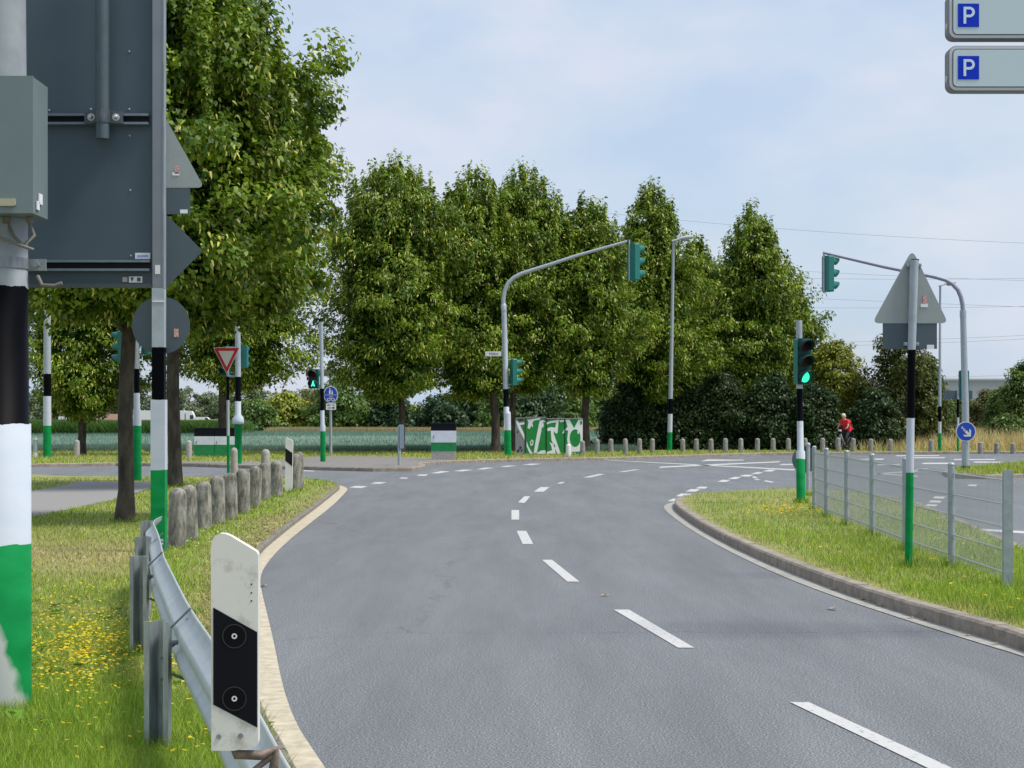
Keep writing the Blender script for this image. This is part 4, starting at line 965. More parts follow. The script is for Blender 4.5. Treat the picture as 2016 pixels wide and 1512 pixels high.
# --- galvanised sign post on the left with four sign backs
def left_post():
    Y = 23.6; s = F/Y; u0 = 313; T = thing('sign_post', 'square galvanised post with round, diamond and triangular sign backs', 'sign post', ((u0-CU)/s, Y, LZ))
    q = lambda u, v: ((u-u0)/s, ZZ(v, s)-LZ)
    fm = flag_mat('pole_paint_i', ZZ(925, s), ZZ(787, s), ZZ(684, s), wob=.012)
    w = .145; mb = MB(); mb.box((0, 0, q(0, 787)[1]/2-.05), (w+.025, w+.025, q(0, 787)[1]+.1), 0); mb.box((0, 0, (q(0, 787)[1]+6.9)/2), (w, w, 6.9-q(0, 787)[1]+.002), 0); mb.build('post', fm, T)
    mb = MB(); x, z = q(314.5, 640); mb.plate(circle(x, z, 57/s, 48), .078, .09); mb.build('round_plate', alu_back_dark, T)
    mb = MB(); x, z = q(313, 493); d = 84/s; mb.plate(round_poly([(x-d, z), (x, z-d), (x+d, z), (x, z+d)], .05), .078, .09); mb.build('diamond_plate', alu_back_dark, T)
    mb = MB(); tri_back(mb, [q(313, 212), q(226, 368), q(400, 368)], .078, .09, .05); mb.build('triangle_plate', alu_back, T)
    mb = MB(); x0, z1 = q(256, 369); x1, z0 = q(372, 420); mb.plate([(x0, z0), (x1, z0), (x1, z1), (x0, z1)], .078, .09); mb.build('lower_plate', alu_back_dark, T)
    for (u, v, a, b, m_) in ((345, 655, .055, .10, 'sticker_red'), (346, 333, .05, .09, 'sticker_red'), (344, 341, .08, .035, ''), (360, 415, .09, .045, '')):
        x, z = q(u, v); MB().box((x, .074, z), (a, .006, b)).build('sticker', MATS.get(m_, sticker), T)
    x, z = q(314, 594); MB().box((x, -.075, z), (.14, .012, .018)).build('clamp', white_face, T)
left_post()

# --- thick near pole, box, big board
def near_pole():
    Y = 10.6; s = F/Y; u0 = -6; X0 = (u0-CU)/s; T = thing('thick_pole', 'thick near pole in black, white and green paint at left edge', 'sign pole', (X0, Y, LZ))
    z = lambda v: ZZ(v, s)-LZ
    fm = flag_mat('pole_paint_near', ZZ(1070, s), ZZ(834, s), ZZ(566, s), top=(.30, .33, .35), worn=(X0+.062, .55), wob=.03)
    MB().tube([(0, 0, -.1), (0, 0, z(834)), (0, 0, z(832)), (0, 0, z(400)), (0, 0, z(-120))], [.182, .178, .168, .160, .148], 48).build('pole', fm, T)
    # horizontal clamp band
    MB().tube([(0, 0, z(530)), (0, 0, z(509))], .168, 32).build('clamp_band', galv_dark, T)
    mb = MB(); mb.box(((78-u0)/s-.02, .02, z(521)), (.10, .02, .062)); x = (72-u0)/s; mb.tube([(x, -.02, z(521)), (x, .03, z(521))], .015, 8); mb.build('clamp_lug', galv_dark, T)
    return T
near_pole()
def ctrl_box():
    Yf = 10.28; s = F/Yf; u1 = 66
    x1 = (u1-CU)/s; x0 = (-75-CU)/s; zt = ZZ(150, s); zb = ZZ(420, s); d = .335
    T = thing('control_box', 'grey metal control box strapped to the thick near pole', 'box', ((x0+x1)/2, Yf+d/2, zb))
    w = x1-x0; h = zt-zb; bx = mat('box_paint', (.155, .205, .21), .5, .1, var=.05, vscale=3)
    MB().box((0, .004, h/2), (w-.01, d-.008, h-.004)).build('body', bx, T)
    MB().box((0, -d/2-.004, h/2), (w, .018, h), 0).build('door', bx, T)
    MB().box((-(0)+w/2-.13, -d/2-.022, .055), (.085, .018, .038), 0, bev=.006).build('latch', mat('latch', (.40, .37, .27), .5), T)
    MB().box((w/2+.001, -.02, .09), (.006, .075, .055)).build('sticker', sticker, T); MB().box((w/2+.001, -.075, .05), (.006, .055, .045)).build('sticker', sticker, T)
    MB().box((w/2-.30+.22, 0, h+.006), (.1, .05, .016)).build('top_vent', galv, T)
    mb = MB(); cab = mat('cable', (.16, .15, .13), .7)
    for i, (a, y) in enumerate(((.28, -.02), (.18, .03), (.06, 0))):
        xx = w/2-a; mb.tube([(xx, y, .01), (xx, y, -.04), (xx+.03, y-.02, -.10), (w/2-.085, y-.05, -.16), (w/2-.04, y-.03, -.175)], .009, 8)
    for a in (.28, .18, .06): mb.tube([(w/2-a, 0, 0), (w/2-a, 0, -.035)], .018, 10)
    mb.tube([(w/2-.03, .05, -.31), (w/2, .02, -.36), (w/2+.07, 0, -.365), (w/2+.11, 0, -.35)], .010, 8)
    mb.build('cables', cab, T)
ctrl_box()
def big_board():
    Y = 11.15; s = F/Y; x1 = (324-CU)/s; T = thing('large_sign_board', 'large dark grey board seen from behind, filling the upper left corner', 'sign board', (x1, Y, 0))
    q = lambda u, v: ((u-324)/s, ZZ(v, s))
    ztop = 4.55; zb = q(0, 566)[1]; xl = -1.55
    bm = mat('board_back', (.068, .102, .128), .55, .15, var=.06, vscale=2.2)
    MB().box(((xl-.07)/2, .03, (ztop+zb)/2), (-xl-.07, .012, ztop-zb)).build('panel', bm, T)
    mb = MB(); mb.box((-.035, .015, (ztop+zb)/2), (.062, .055, ztop-zb), 0); mb.box((-.006, .02, (ztop+zb)/2), (.008, .07, ztop-zb+.01), 1); mb.build('edge_profile', [mat('profile', (.215, .235, .265), .45, .3, var=.05, vscale=5), galv_dark], T)
    MB().box(((xl-.07)/2, .028, zb+.012), (-xl-.075, .03, .022)).build('bottom_profile', mat('profile2', (.10, .115, .12), .5, .3), T)
    rail = mat('rail_steel', (.17, .22, .26), .45, .4, var=.1, vscale=20)
    for vv, a, b in ((235, 93, 293), (523, 60, 295)):
        mb = MB(); xa, z = q(a, vv); xb, _ = q(b, vv); xa = -.9 if vv == 235 else -.88
        for dz in (.024, -.024): mb.box(((xa+xb)/2, .0, z+dz), (xb-xa, .045, .013))
        mb.box(((xa+xb)/2, .018, z), (xb-xa, .006, .036), 1); mb.build('mounting_rail', [rail, black_face], T)
    x, zt = q(207, 0)[0], ztop; z0 = q(0, 277)[1]
    MB().tube([(x, -.075, z0), (x, -.075, zt)], .0375, 20).build('support_tube', mat('tube_paint', (.075, .105, .12), .45, .2, var=.08, vscale=12), T)
    zc = q(0, 233)[1]; mb = MB()
    mb.tube([(x, -.075, zc-.036), (x, -.075, zc+.036)], .0425, 20); mb.box((x, -.035, zc), (.215, .02, .07)); mb.build('tube_clamp', mat('clamp_steel', (.10, .12, .13), .5, .5, var=.3, vscale=30), T)
    mb = MB()
    for dx in (-.07, .07): mb.ball((x+dx, -.055, zc), .013, 8); mb.tube([(x+dx, -.03, zc), (x+dx, -.075, zc)], .008, 8); mb.tube([(x+dx, -.04, zc), (x+dx, -.046, zc)], .021, 10)
    mb.build('bolts', mat('bolt', (.55, .56, .56), .35, .6), T)
    mb = MB()
    for u, v in ((253, 100), (253, 214), (177, 214), (254, 266), (255, 374), (256, 503), (95, 216)): x_, z_ = q(u, v); mb.ball((x_, .022, z_), .0065, 6)
    mb.build('rivets', galv, T)
    for (u, v, a, b) in ((280, 503.5, .085, .035), (245, 550, .028, .028), (266, 550, .075, .034), (311, 531, .028, .05)):
        x_, z_ = q(u, v); MB().box((x_, .018 if u < 300 else -.014, z_), (a, .010 if u < 300 else .004, b)).build('sticker', sticker if u > 246 else mat('sticker_grey', (.4, .4, .4), .6), T)
    # small triangles printed on the maker's label
    mb = MB(); x_, z_ = q(262, 550); mb.plate([(x_-.018, z_+.012), (x_+.002, z_+.012), (x_-.008, z_-.012)], .010, .0125); mb.box((x_+.03, .012, z_), (.02, .002, .022)); mb.build('sticker_print', alu_back_dark, T)
    mb = MB(); x_, z_ = q(280, 503.5); mb.box((x_, .011, z_), (.06, .002, .010)); mb.build('sticker_print', mat('print_blue', (.25, .35, .6), .6), T)
    # its own post, outside the picture on the left
    MB().tube([(-1.35, .13, 0), (-1.35, .13, ztop)], .075, 16).build('post', galv, T)
big_board()

# --- parking guidance boards top right
def parking():
    Y = 14.8; s = F/Y; u0 = 2290; T = thing('parking_guide_post', 'tall grey post carrying the parking boards, right of the picture', 'sign post', ((u0-CU)/s, Y+.1, 0))
    MB().tube([(0, .12, 0), (0, .12, 5.6)], .09, 16).build('pole', galv, T)
    for i, (vb, vt_) in enumerate(((76, -16), (179, 90))):
        B = thing('parking_board', ('upper' if i == 0 else 'lower')+' pale parking guidance board with blue P square', 'parking sign', ((u0-CU)/s, Y, 0), 'parking guidance boards')
        q = lambda u, v: ((u-u0)/s, ZZ(v, s))
        x0, z0 = q(1868, vb); _, z1 = q(0, vt_); x1 = .35; mid = (z0+z1)/2
        MB().plate(rounded(x0, z0, x1, z1, .055), .0, .14).build('case', mat('case_grey', (.20, .205, .23), .5, .2), B)
        MB().plate(rounded(x0+.004, z0+.004, x1-.004, z1-.004, .052), -.006, -.001).build('frame', mat('frame_pale', (.55, .56, .56), .5), B)
        MB().plate(rounded(x0+.026, z0+.026, x1-.026, z1-.026, .036), -.010, -.007).build('gasket', black_face, B)
        MB().plate(rounded(x0+.031, z0+.031, x1-.031, z1-.031, .032), -.014, -.011).build('face', mat('face_pale', (.52, .62, .63), .35), B)
        xa, zb = q(1885, vb-22); xb, zt = q(1926.5, vb-68)
        MB().plate([(xa, zb), (xb, zb), (xb, zt), (xa, zt)], -.018, -.015).build('blue_square', mat('p_blue', (.0, .034, .50), .5, spec=.2), B)
        cx = (xa+xb)/2; w = xb-xa; h = zt-zb; y0, y1 = -.021, -.0185
        mb = MB(); mb.plate([(xa+w*.26, zb+h*.14), (xa+w*.385, zb+h*.14), (xa+w*.385, zb+h*.86), (xa+w*.26, zb+h*.86)], y0, y1)
        bx = xa+w*.385; czz = zb+h*.635; Rz = h*.225; n = 16; ex = w*.16
        out = [(bx, czz+Rz)]+[(bx+ex+Rz*math.cos(R_(90-180*j/n)), czz+Rz*math.sin(R_(90-180*j/n))) for j in range(n+1)]+[(bx, czz-Rz)]
        t_ = w*.125; inn = [(bx, czz+Rz-t_)]+[(bx+ex+(Rz-t_)*math.cos(R_(90-180*j/n)), czz+(Rz-t_)*math.sin(R_(90-180*j/n))) for j in range(n+1)]+[(bx, czz-Rz+t_)]
        k = len(out); mb.add([(p[0], y0, p[1]) for p in out+inn], [(j, j+1, k+j+1, k+j) for j in range(k-1)])
        mb.build('letter_p', mat('p_white', (.62, .74, .82), .4), B)
        mb = MB(); mb.ball((x0-.004, .05, z0+.095), .022, 8, 0, (.6, 1, 1.3)); mb.build('latch', mat('latch_pale', (.5, .48, .47), .5), B)
        mb = MB(); mb.box(((x0+x1)/2, .16, mid), (.5, .06, .06)); mb.build('holder', galv, B)
parking()

# ------------------------------------------------------------------ guard rail
def guardrail():
    T = thing('guardrail', 'curved galvanised guard rail on steel posts along the left road edge', 'guard rail', (-1.5, 9.3, LZ))
    ox, oy = 1.5, -9.3
    path = [(-3.235, 18.3), (-3.22, 17.95), (-3.14, 17.3), (-2.93, 16.3), (-2.63, 14.8), (-2.29, 13.0), (-1.93, 11.3), (-1.55, 9.49), (-1.24, 8.14), (-.98, 7), (-.784, 6.1), (-.62, 5.3), (-.42, 4.4), (-.12, 3), (.35, 1)]
    path = smooth_pl(path, 3)
    gm = mat('rail_galv', (.44, .48, .50), .5, .1, var=.10, vscale=5, bump=.15, bscale=60)
    prof = [(.100, .754), (.092, .756), (.086, .748), (.084, .725), (.074, .712), (.014, .672), (.002, .660), (.0, .628), (.008, .615), (.030, .603), (.034, .59), (.034, .572), (.030, .560), (.008, .547), (.0, .534), (.002, .505), (.014, .492), (.074, .452), (.084, .440), (.086, .418), (.092, .410), (.10, .412)]
    mb = MB(); K = len(prof); vs = []
    for i in range(len(path)):
        a = Vector(path[max(i-1, 0)]); b = Vector(path[min(i+1, len(path)-1)]); t = (b-a).normalized(); n = Vector((-t.y, t.x))   # left of travel (towards road, as the path comes to us)
        for d, z in prof: vs.append((path[i][0]+n.x*(d*.75-.07)+ox, path[i][1]+n.y*(d*.75-.07)+oy, z-LZ))
    mb.add(vs, [(i*K+j, i*K+j+1, (i+1)*K+j+1, (i+1)*K+j) for i in range(len(path)-1) for j in range(K-1)], 0, True)
    o = mb.build('beam', gm, T); md = o.modifiers.new('thick', 'SOLIDIFY'); md.thickness = .004
    # rolled white upper edge
    pm = mat('post_galv', (.38, .42, .435), .38, .6, var=.3, vscale=9, stretch=(2, 2, .5))
    posts = [(-1.66, 9.35), (-2.49, 13.3), (-2.875, 15.5), (-3.28, 17.9)]
    for i, (x, y) in enumerate(posts):
        # sigma section, open side facing the viewer
        w, d = .058, .055; prof2 = [(-w, -d*.2), (-w, -d), (-w*.62, -d), (-w*.42, d*.6), (w*.42, d*.6), (w*.62, -d), (w, -d), (w, -d*.2)]
        k = len(prof2); top = .735 if i else .70
        mb = MB(); ang = -.18; M = Matrix.Translation((x+ox, y+oy, 0)) @ Matrix.Rotation(ang, 4, 'Z'); mb.x = M
        vs = [(p, q_, z) for z in (-.3, top-LZ) for p, q_ in prof2]
        mb.add(vs, [(j, j+1, k+j+1, k+j) for j in range(k-1)])
        o = mb.build('post', pm, T); md = o.modifiers.new('thick', 'SOLIDIFY'); md.thickness = .005; md.offset = 0
        if i == 3: continue
        mb = MB(); mb.x = M
        for z in (.42, .52): mb.tube([(.0, .02, z-LZ), (.0, .034, z-LZ)], .008, 8)
        mb.tube([(w+.004, -d*.2, .60-LZ), (w+.03, 0, .60-LZ)], .011, 8)
        # strap from the post over the beam
        mb.tube([(w, -.02, .67-LZ), (w+.10, -.02, .765-LZ)], .006, 6); mb.tube([(w, 0, .58-LZ), (w+.02, .02, .60-LZ), (w+.09, .05, .63-LZ), (w+.10, .06, .70-LZ)], .006, 6)
        mb.tube([(w, 0, .45-LZ), (w+.10, .05, .40-LZ)], .007, 6)
        for dz in (.70, .675): mb.ball((w+.075, .02, dz-LZ), .016, 8)
        mb.build('bracket', galv_dark, T)
guardrail()

# delineators
wp = mat('delineator_white', (.66, .65, .60), .55, col2=(.74, .74, .71), vscale=7, bump=.1)
def dirt_white():
    m = mat('delineator_weathered', (.66, .65, .60), .55)
    t = m.node_tree; b = t.nodes['Principled BSDF']; g = t.nodes.new('ShaderNodeNewGeometry')
    n = t.nodes.new('ShaderNodeTexNoise'); n.inputs['Scale'].default_value = 14; n.inputs['Detail'].default_value = 8; n.inputs['Roughness'].default_value = .7
    t.links.new(g.outputs['Position'], n.inputs['Vector'])
    r = t.nodes.new('ShaderNodeValToRGB'); r.color_ramp.elements[0].position = .30; r.color_ramp.elements[0].color = (.42, .40, .33, 1); r.color_ramp.elements[1].position = .48; r.color_ramp.elements[1].color = (.70, .69, .64, 1)
    t.links.new(n.outputs['Fac'], r.inputs[0]); t.links.new(r.outputs[0], b.inputs['Base Color']); return m
wd = dirt_white()
def near_delineator():
    Y = 5.08; s = F/Y; T = thing('delineator_post', 'weathered white delineator with black slanted band on the guard rail', 'delineator', ((462-CU)/s, Y, ZZ(1478, s)))
    zb = ZZ(1478, s); q = lambda u, v: ((u-462)/s, ZZ(v, s)-zb)
    ol = [q(416, 1478), q(460, 1478), q(506, 1469), q(508, 1460), q(508, 1092), q(505, 1086), q(490, 1077), q(455, 1056), q(444, 1051), q(433, 1050), q(424, 1054), q(417, 1064), q(415, 1080)]
    mb = MB(); mb.plate(ol, 0, .04, 0); o = mb.build('body', wd, T)
    bv = o.modifiers.new('bev', 'BEVEL'); bv.width = .004; bv.segments = 2; bv.limit_method = 'ANGLE'
    MB().plate([q(420, 1387), q(506.5, 1432), q(506.5, 1244.5), q(420, 1196)], -.0025, -.0005).build('black_band', mat('band_black', (.006, .006, .010), .5, spec=.12), T)
    for v in (1252, 1375):
        x, z = q(462, v); mb = MB(); mb.plate(circle(x, z, .030, 32), -.0045, -.003); ring(mb, x, z, .029, .031, -.0048, 1); mb.build('reflector', [mat('refl', (.004, .004, .006), .4, spec=.1), mat('refl_rim', (.03, .032, .038), .4)], T)
        mb = MB(); ring(mb, x, z, .0035, .0072, -.0055); mb.build('rivet', white_face, T)
    mb = MB()
    for u, v in ((431, 1450), (474, 1448)): x, z = q(u, v); mb.tube([(x, .0, z), (x, -.004, z)], .0065, 10)
    mb.build('screw', galv_dark, T)
    mb = MB()
    for v in (1150, 1167, 1183): x, z = q(495, v); mb.tube([(x, .0, z), (x, -.0015, z)], .0022, 8)
    mb.build('peg_hole', black_face, T)
    mb = MB(); x, z = q(470, 1480); mb.tube([(x-.02, .03, z+.02), (x-.01, .03, z-.012), (x+.055, .03, z-.014), (x+.09, .04, z+.0), (x+.085, .04, z-.05)], .013, 10); mb.tube([(x+.02, .03, z-.065), (x+.09, .04, z-.01)], .008, 8); mb.build('bracket', mat('rusty_bracket', (.20, .155, .125), .7, .3, var=.4, vscale=40), T)
near_delineator()
def far_delineator():
    z0 = LZ; s = S(969, z0); T = thing('delineator_post', 'slim white delineator with black band standing on grass beyond the bollards', 'delineator', loc_(569, 969, LZ))
    q = lambda u, v: ((u-569)/s, ZZ(v, s)-z0)
    MB().plate([q(561, 972), q(575, 972), q(577, 868), q(564.5, 861), q(562.5, 862)], -.03, .06).build('body', wp, T)
    MB().plate([q(561.8, 907), q(575.6, 918), q(576.2, 892), q(562.2, 882)], -.034, -.031).build('black_band', black_face, T)
far_delineator()

# ------------------------------------------------------------------ bollards
def bollard_mesh(name, h, r, m, seed=0, taper=.92):
    mb = MB(); rt = r*taper; pr = [(r, -.1), (r, 0), (r*.98, h*.3), (rt, h-rt)]
    for i in range(1, 7): a = R_(15*i); pr.append((rt*math.cos(a), h-rt+rt*math.sin(a)))
    mb.lathe((0, 0, 0), pr, 20)
    return mb.build(name, m)
stain = mat('bollard_stained', (.17, .17, .15), .95, bump=.2, bscale=110)
def stain_mat():
    t = stain.node_tree; b = t.nodes['Principled BSDF']; g = t.nodes.new('ShaderNodeNewGeometry'); oi = t.nodes.new('ShaderNodeObjectInfo')
    mm = t.nodes.new('ShaderNodeMapping'); mm.inputs['Scale'].default_value = (1.4, 1.4, .45); t.links.new(g.outputs['Position'], mm.inputs[0])
    n = t.nodes.new('ShaderNodeTexNoise'); n.inputs['Scale'].default_value = 10; n.inputs['Detail'].default_value = 9; n.inputs['Roughness'].default_value = .75; t.links.new(mm.outputs[0], n.inputs['Vector'])
    r = t.nodes.new('ShaderNodeValToRGB'); e = r.color_ramp.elements; e[0].position = .36; e[0].color = (.075, .07, .06, 1); e[1].position = .62; e[1].color = (.36, .35, .30, 1); q = e.new(.47); q.color = (.19, .185, .16, 1)
    t.links.new(n.outputs['Fac'], r.inputs[0]); t.links.new(r.outputs[0], b.inputs['Base Color'])
stain_mat()
ordn = ['first', 'second', 'third', 'fourth', 'fifth', 'sixth', 'seventh', 'eighth', 'ninth', 'tenth', 'eleventh', 'twelfth', 'thirteenth', 'fourteenth', 'fifteenth', 'sixteenth', 'seventeenth', 'eighteenth', 'nineteenth', 'twentieth', 'twenty-first', 'twenty-second', 'twenty-third', 'twenty-fourth', 'twenty-fifth']
b0 = bollard_mesh('concrete_bollard', .80, .112, stain); b0.location = (0, 0, -50)
near_b = [(348, 960, 1078, 35), (374, 954, 1063, 31), (401, 947, 1043, 31), (427, 936, 1031, 31), (453, 931, 1023, 29), (478, 923, 1011, 28), (500, 917.5, 1000, 26), (521, 911, 985, 24), (544, 906.6, 978, 24), (583, 893, 965, 18), (589, 889, 961, 16)]
near_lab = ['pale worn bollard nearest the guard rail end', 'second bollard behind the guard rail end, pale and worn', 'third bollard from the guard rail end, dark patch on its cap', 'fourth bollard from the guard rail end, black stain running down', 'fifth bollard from the guard rail end, mottled grey', 'sixth bollard from the guard rail end, lichen grey cap', 'seventh bollard from the guard rail end, dark grey', 'eighth bollard from the guard rail end, darkest of the row', 'ninth bollard, dark grey, just left of the slim delineator', 'bollard just behind the slim delineator, left of the pair', 'farthest roadside bollard right of the slim delineator']
first = True
def put_bollard(src, u, vt, vb, w, z0, label, group, m=None):
    global first
    s = S(vb, z0); h = (vb-vt)/s; r = w/2/s
    o = src.copy(); COL.objects.link(o); o.name = 'concrete_bollard'
    o.location = loc_(u, vb, z0); o.scale = (r/.112, r/.112, h/.80); o.rotation_euler = (R_(random.uniform(-1.5, 1.5)), R_(random.uniform(-2, 2)), random.uniform(0, 6))
    if m:
        o.data = src.data.copy(); o.data.materials[0] = m
    return tag(o, label, 'bollard', group)
for (u, vt, vb, w), lab in zip(near_b, near_lab): put_bollard(b0, u, vt, vb, w*1.06, LZ, 'concrete roadside bollard: '+lab, 'old concrete bollards along the left verge')
sp = [(461, 881, 946, 15, 'leaning pale bollard beside the green foot of the yield sign pole'), (522, 884, 956, 19, 'pale bollard standing behind the eighth old bollard')]
for u, vt, vb, w, lab in sp: put_bollard(b0, u, vt, vb, w, LZ, lab, 'pale concrete bollards', concrete_pale)
b1 = b0.copy(); b1.data = b0.data.copy(); b1.data.materials[0] = concrete_pale; COL.objects.link(b1); b1.location = (0, 0, -50)
put_bollard(b1, 151, 866, 899, 12, FZ, 'pale bollard at the foot of the far left lime trunk', 'pale concrete bollards')
put_bollard(b1, 372, 867, 903, 12, FZ, 'pale bollard left of the flag painted double cabinet', 'pale concrete bollards')
wb = put_bollard(b1, 1119, 874, 899, 10, FZ, 'white painted bollard in front of the graffiti cabinets', 'pale concrete bollards', white_face)
b2 = b0.copy(); b2.data = b0.data.copy(); b2.data.materials[0] = concrete; COL.objects.link(b2); b2.location = (0, 0, -50)
row = [(1147, 867, 897), (1175.7, 864.5, 896), (1202.5, 863.5, 893.5), (1231.8, 863, 896), (1259, 863, 893.5), (1283.8, 863, 891), (1344.5, 863.5, 891), (1370.5, 863.5, 890), (1400, 863.5, 890), (1428, 862.5, 890.5), (1458.5, 862.5, 890), (1490.7, 862.5, 889.5), (1522, 862.5, 888.5), (1552, 862.5, 888), (1585, 862, 888), (1619.5, 862, 889.5), (1650.4, 861.5, 889), (1679.6, 862.5, 889), (1714, 863.5, 888.5), (1753, 864, 888), (1793, 864.5, 888.5), (1833, 865, 889), (1930, 869.6, 891), (1962, 871, 891), (1994, 872, 891)]
for i, (u, a, b) in enumerate(row):
    put_bollard(b2, u, a, b, 10.2, FZ, 'slim grey bollard of the far row, %s from the graffiti cabinets' % ordn[i], 'grey bollards along the far kerb')
for o in (b0, b1, b2): bpy.data.objects.remove(o)
# white metal bollard far left
T = thing('metal_bollard', 'white capped metal bollard left of the far lamp pole', 'bollard', loc_(70, 901)); s = S(901, FZ)
MB().tube([(0, 0, -.05), (0, 0, .72)], .095, 14).build('tube', galv, T); MB().tube([(0, 0, .72), (0, 0, .79)], .11, 14).build('cap', white_face, T); MB().tube([(0, 0, .0), (0, 0, .2)], .105, 14).build('foot', white_face, T)

# ------------------------------------------------------------------ mesh fence
def fence():
    P = [(1603, 889, 1004), (1627, 895, 1018), (1667, 901, 1034), (1717, 909, 1055), (1782.6, 920, 1083), (1873, 932, 1116), (1984, 948, 1157)]
    W_ = [loc_(u, vb) for u, _, vb in P]
    T = thing('mesh_fence', 'galvanised wire mesh fence with round capped posts on the right island', 'fence', W_[0])
    base = Vector(W_[0]); h = 1.04
    pm = mat('fence_post', (.33, .38, .39), .5, .35, var=.14, vscale=10)
    for i, w in enumerate(W_):
        x, y, _ = Vector(w)-base
        mb = MB(); hh = h+.02
        if i < 6: mb.tube([(x, y, -.1), (x, y, hh)], .036, 14); mb.ball((x, y, hh), .040, 10, 0, (1, 1, .7))
        else: mb.box((x, y, hh/2), (.085, .055, hh+.02))
        mb.build('post', pm, T)
    wm = mat('fence_wire', (.40, .44, .45), .45, .4)
    for i in range(6):
        a = Vector(W_[i])-base; b = Vector(W_[i+1])-base; d = b-a; L_ = d.length; n = d.normalized(); off = Vector((n.y, -n.x, 0))*(-.02)
        mb = MB()
        for z in (.12, .33, .54, .75, .97):
            for o_ in (0, .016): mb.tube([a+n*.03+off*(1+o_*60)+Vector((0, 0, z)), b-n*.03+off*(1+o_*60)+Vector((0, 0, z))], .0052, 5, caps=False)
        k = int(L_/.05)
        for j in range(1, k):
            p = a+d*(j/k)+off*1.5; mb.tube([p+Vector((0, 0, .06)), p+Vector((0, 0, 1.0))], .0021, 4, caps=False)
        mb.build('mesh_panel', wm, T)
        mb = MB()
        for z in (.2, .85): mb.box((b.x-n.x*.05, b.y-n.y*.05, z), (.035, .035, .05))
        mb.build('clip', galv_dark, T)
fence()

# ------------------------------------------------------------------ cabinets
def stripes(mb, x0, x1, z0, zg, zw, zt, y): pass
blackp = mat('cab_black', (.006, .006, .012), .5, var=.3, vscale=4, spec=.15); whitep = mat('cab_white', (.64, .68, .74), .5, var=.1, vscale=5); greenp = mat('cab_green', (.004, .21, .055), .45, var=.2, vscale=5)
def cabinet(label, u0, u1, vt, vb, vg, vw, foot, doors, name='utility_cabinet'):
    s = S(vb, FZ); T = thing(name, label, 'cabinet', loc_((u0+u1)/2, vb), 'flag painted cabinets')
    w = (u1-u0)/s; z = lambda v: ZZ(v, s)-FZ; zf = z(foot) if foot else 0; d = .42
    if foot: MB().box((0, d/2, zf/2-.02), (w*.97, d*.96, zf+.04)).build('concrete_base', concrete_pale, T)
    mb = MB(); levels = [(zf, z(vg), 0), (z(vg), z(vw), 1), (z(vw), z(vt)-.03, 2)]
    dw = w/doors
    for k in range(doors):
        for a, b, mi in levels: mb.box((-w/2+dw*(k+.5), d/2, (a+b)/2), (dw-.012, d, b-a), mi)
    mb.build('body', [greenp, whitep, blackp], T)
    MB().box((0, d/2, z(vt)-.015), (w+.04, d+.05, .03)).build('roof', mat('cab_roof', (.02, .02, .03), .5, spec=.2), T)
    mb = MB()
    for k in range(doors): mb.box((-w/2+dw*(k+.5)-dw*.38, -.012, (zf+z(vt))/2), (.03, .02, .12))
    mb.build('door_handle', galv_dark, T)
cabinet('wide low two door cabinet painted black over white over green', 382, 462, 842, 900, 875.5, 859, None, 2)
cabinet('narrow single cabinet in black, white and green on a concrete foot', 848, 898, 832.5, 905, 871, 848, 888, 1)

